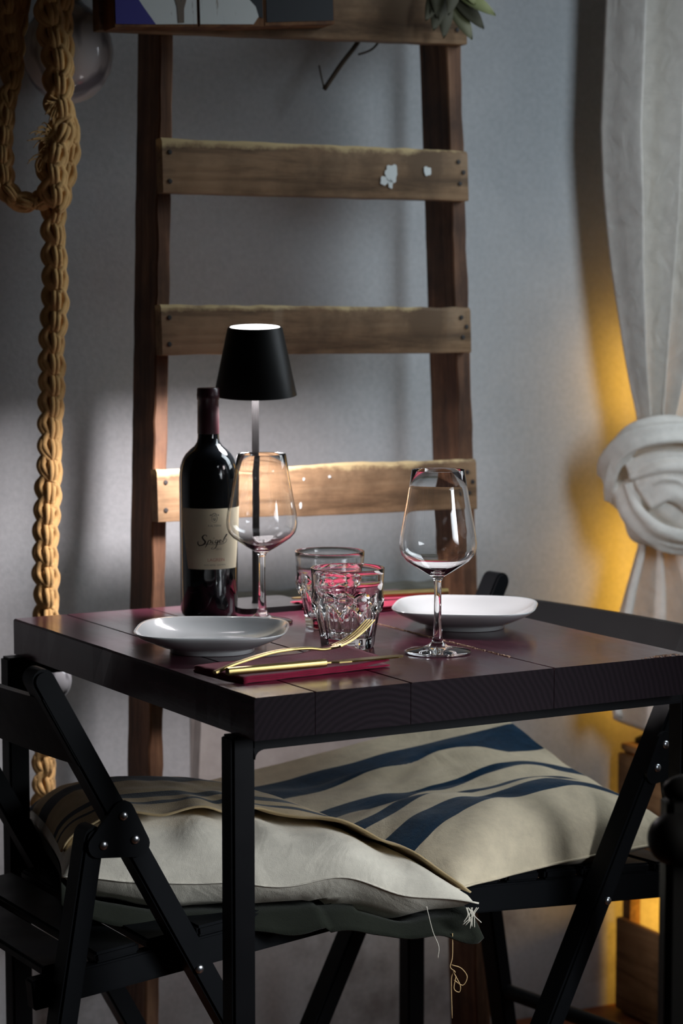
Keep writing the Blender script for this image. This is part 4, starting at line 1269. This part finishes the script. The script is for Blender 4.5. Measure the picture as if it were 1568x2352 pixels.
    # broad smooth front fold running down to the right
    band([(-0.046, -0.062, 0.852), (-0.018, -0.080, 0.872), (0.020, -0.086, 0.862), (0.058, -0.076, 0.832), (0.092, -0.048, 0.795)], (0.026, 0.036), 0.012, 4.0, 0.18)
    # pinched tuck
    band([(-0.036, -0.076, 0.872), (-0.022, -0.086, 0.880), (-0.006, -0.090, 0.878), (0.008, -0.090, 0.868)], (0.007, 0.010), 0.007, 0.6)
    # lower belly
    band([(-0.060, -0.030, 0.862), (-0.058, -0.052, 0.826), (-0.034, -0.070, 0.798), (0.006, -0.076, 0.784), (0.050, -0.066, 0.782), (0.090, -0.036, 0.795)], (0.022, 0.028), 0.012, 5.2, 0.22)
    band([(-0.048, -0.046, 0.806), (-0.016, -0.068, 0.778), (0.030, -0.066, 0.768), (0.078, -0.040, 0.774)], (0.012, 0.014), 0.008, 6.0)
    o = mb.build('knot', m, t, True)
    md = o.modifiers.new('remesh', 'REMESH'); md.mode = 'VOXEL'; md.voxel_size = 0.0022; md.use_smooth_shade = True
    md = o.modifiers.new('smooth', 'SMOOTH'); md.iterations = 2; md.factor = 0.5
curtain()

# ------------------------------------------------------------------ crate with an amber lamp behind the curtain
def crate():
    t = thing('wooden_crate', 'old slatted wooden crate standing in the corner behind the chair', 'crate', wp(2.140, 0.030, 0.0), (0, 0, YAW_WALL))
    L, D, H = 0.26, 0.28, 0.43
    for x in (0.0, L - 0.022):
        for y in (-0.0, -D + 0.022):
            MB().box(x, x + 0.022, y - 0.022, y, 0.0, H, 0.002).build('corner_post', M_CRATE, t)
    for z0, z1 in ((0.004, 0.155), (0.222, 0.30), (0.318, 0.425)):
        for x in (-0.012, L):
            MB().box(x, x + 0.012, -D, 0, z0, z1, 0.002).build('side_slat', M_CRATE, t)
        MB().box(-0.012, L + 0.012, -D - 0.012, -D, z0, z1, 0.002).build('front_slat', M_CRATE, t)
    for y0 in (-0.06, -0.135, -0.21, -0.28):
        MB().box(-0.012, L + 0.012, y0, y0 + 0.052, H + 0.0005, H + 0.012, 0.002).build('top_slat', M_CRATE, t)
    MB().box(0.0, L, -D, 0, 0.004, 0.014, 0.001).build('bottom_board', M_CRATE, t)
crate()
def amber_lamp():
    t = thing('amber_lamp', 'tall amber tube lamp on the crate, hidden behind the curtain', 'lamp', wp(2.172, 0.060, 0.4425), (0, 0, 0))
    MB().lathe([(0, 0.0), (0.026, 0.0), (0.026, 0.006), (0.010, 0.014), (0.010, 0.05), (0, 0.05)], 24).build('base', M_SHADE, t, True)
    MB().lathe([(0, 0.050), (0.010, 0.052), (0.014, 0.07), (0.014, 0.36), (0.010, 0.38), (0, 0.38)], 24).build('bulb', M_WARM, t, True)
    MB().lathe([(0, 0.38), (0.015, 0.38), (0.015, 0.50), (0, 0.50)], 24).build('dark_gap', M_SHADE, t, True)  # dark gap added to the tube, leaves shadow at the knot's height
    MB().lathe([(0, 0.50), (0.014, 0.502), (0.014, 0.64), (0.008, 0.66), (0, 0.665)], 24).build('bulb', M_WARM, t, True)
    t = thing('crate_fill_bulb', 'small amber bulb added inside the wooden crate to light its gaps', 'lamp', wp(2.27, 0.13, 0.0145), (0, 0, 0))  # added fill lamp, brightens the gaps between the crate slats
    MB().lathe([(0, 0.0), (0.022, 0.0), (0.022, 0.03), (0.012, 0.04), (0.012, 0.10), (0, 0.10)], 20).build('socket', M_SHADE, t, True)
    MB().lathe([(0, 0.10), (0.012, 0.102), (0.026, 0.13), (0.028, 0.155), (0.020, 0.178), (0, 0.186)], 20).build('bulb', M_WARM2, t, True)
amber_lamp()

# ------------------------------------------------------------------ a dark chair in the near right corner
def near_chair():
    t = thing('wooden_chair', 'dark wooden chair partly in view, nearest the camera, below the table corner', 'chair', (0.33, 2.2, 0.0), (0, 0, radians(8)))
    m = mat_black('near_black_stained_wood', (0.008, 0.007, 0.006), 0.4)
    for x in (-0.033, 0.36):
        mb = MB(); mb.box(x, x + 0.055, -0.016, 0.016, 0.0, 0.715, 0.006, 3); mb.build('back_post', m, t, auto=40)
    def cap_bar(x0, x1, y, z, ry, rz, name):
        P = []; R = []
        for k in range(9):
            w = pi / 2 * k / 8; P.append((x0 + 0.024 * (1 - sin(w)), y, z)); R.append(max(0.001, cos(w)))
        P, R = P[::-1], R[::-1]
        P = P[::1]
        prof = [(x0 + 0.024 * (1 - cos(pi / 2 * k / 8)), max(0.03, sin(pi / 2 * k / 8))) for k in range(9)]
        prof += [(x0 + (x1 - x0) * k / 6, 1.0) for k in range(1, 6)] + [(x1 - 0.024 * (1 - cos(pi / 2 * k / 8)), max(0.03, sin(pi / 2 * k / 8))) for k in range(8, -1, -1)]
        V = []; F = []; n_ = 24
        for x, f in prof:
            for j in range(n_):
                w = 2 * pi * j / n_; V.append((x, y + ry * f * cos(w), z + rz * f * sin(w)))
        for i in range(len(prof) - 1):
            for j in range(n_): F.append([i * n_ + j, i * n_ + (j + 1) % n_, (i + 1) * n_ + (j + 1) % n_, (i + 1) * n_ + j])
        F.append(list(range(n_))[::-1]); F.append(list(range((len(prof) - 1) * n_, len(prof) * n_)))
        MB().add(V, F).build(name, m, t, smooth=True)
    cap_bar(-0.051, 0.432, -0.014, 0.676, 0.026, 0.0245, 'top_rail')
    cap_bar(-0.034, 0.415, 0.0, 0.719, 0.016, 0.014, 'crest_rail')
    MB().box(-0.03, 0.42, -0.42, 0.0, 0.43, 0.46, 0.008, 3).build('seat', m, t, auto=40)
    for x in (-0.03, 0.385):
        MB().box(x, x + 0.034, -0.42, -0.386, 0.0, 0.43, 0.004).build('front_leg', m, t)
near_chair()
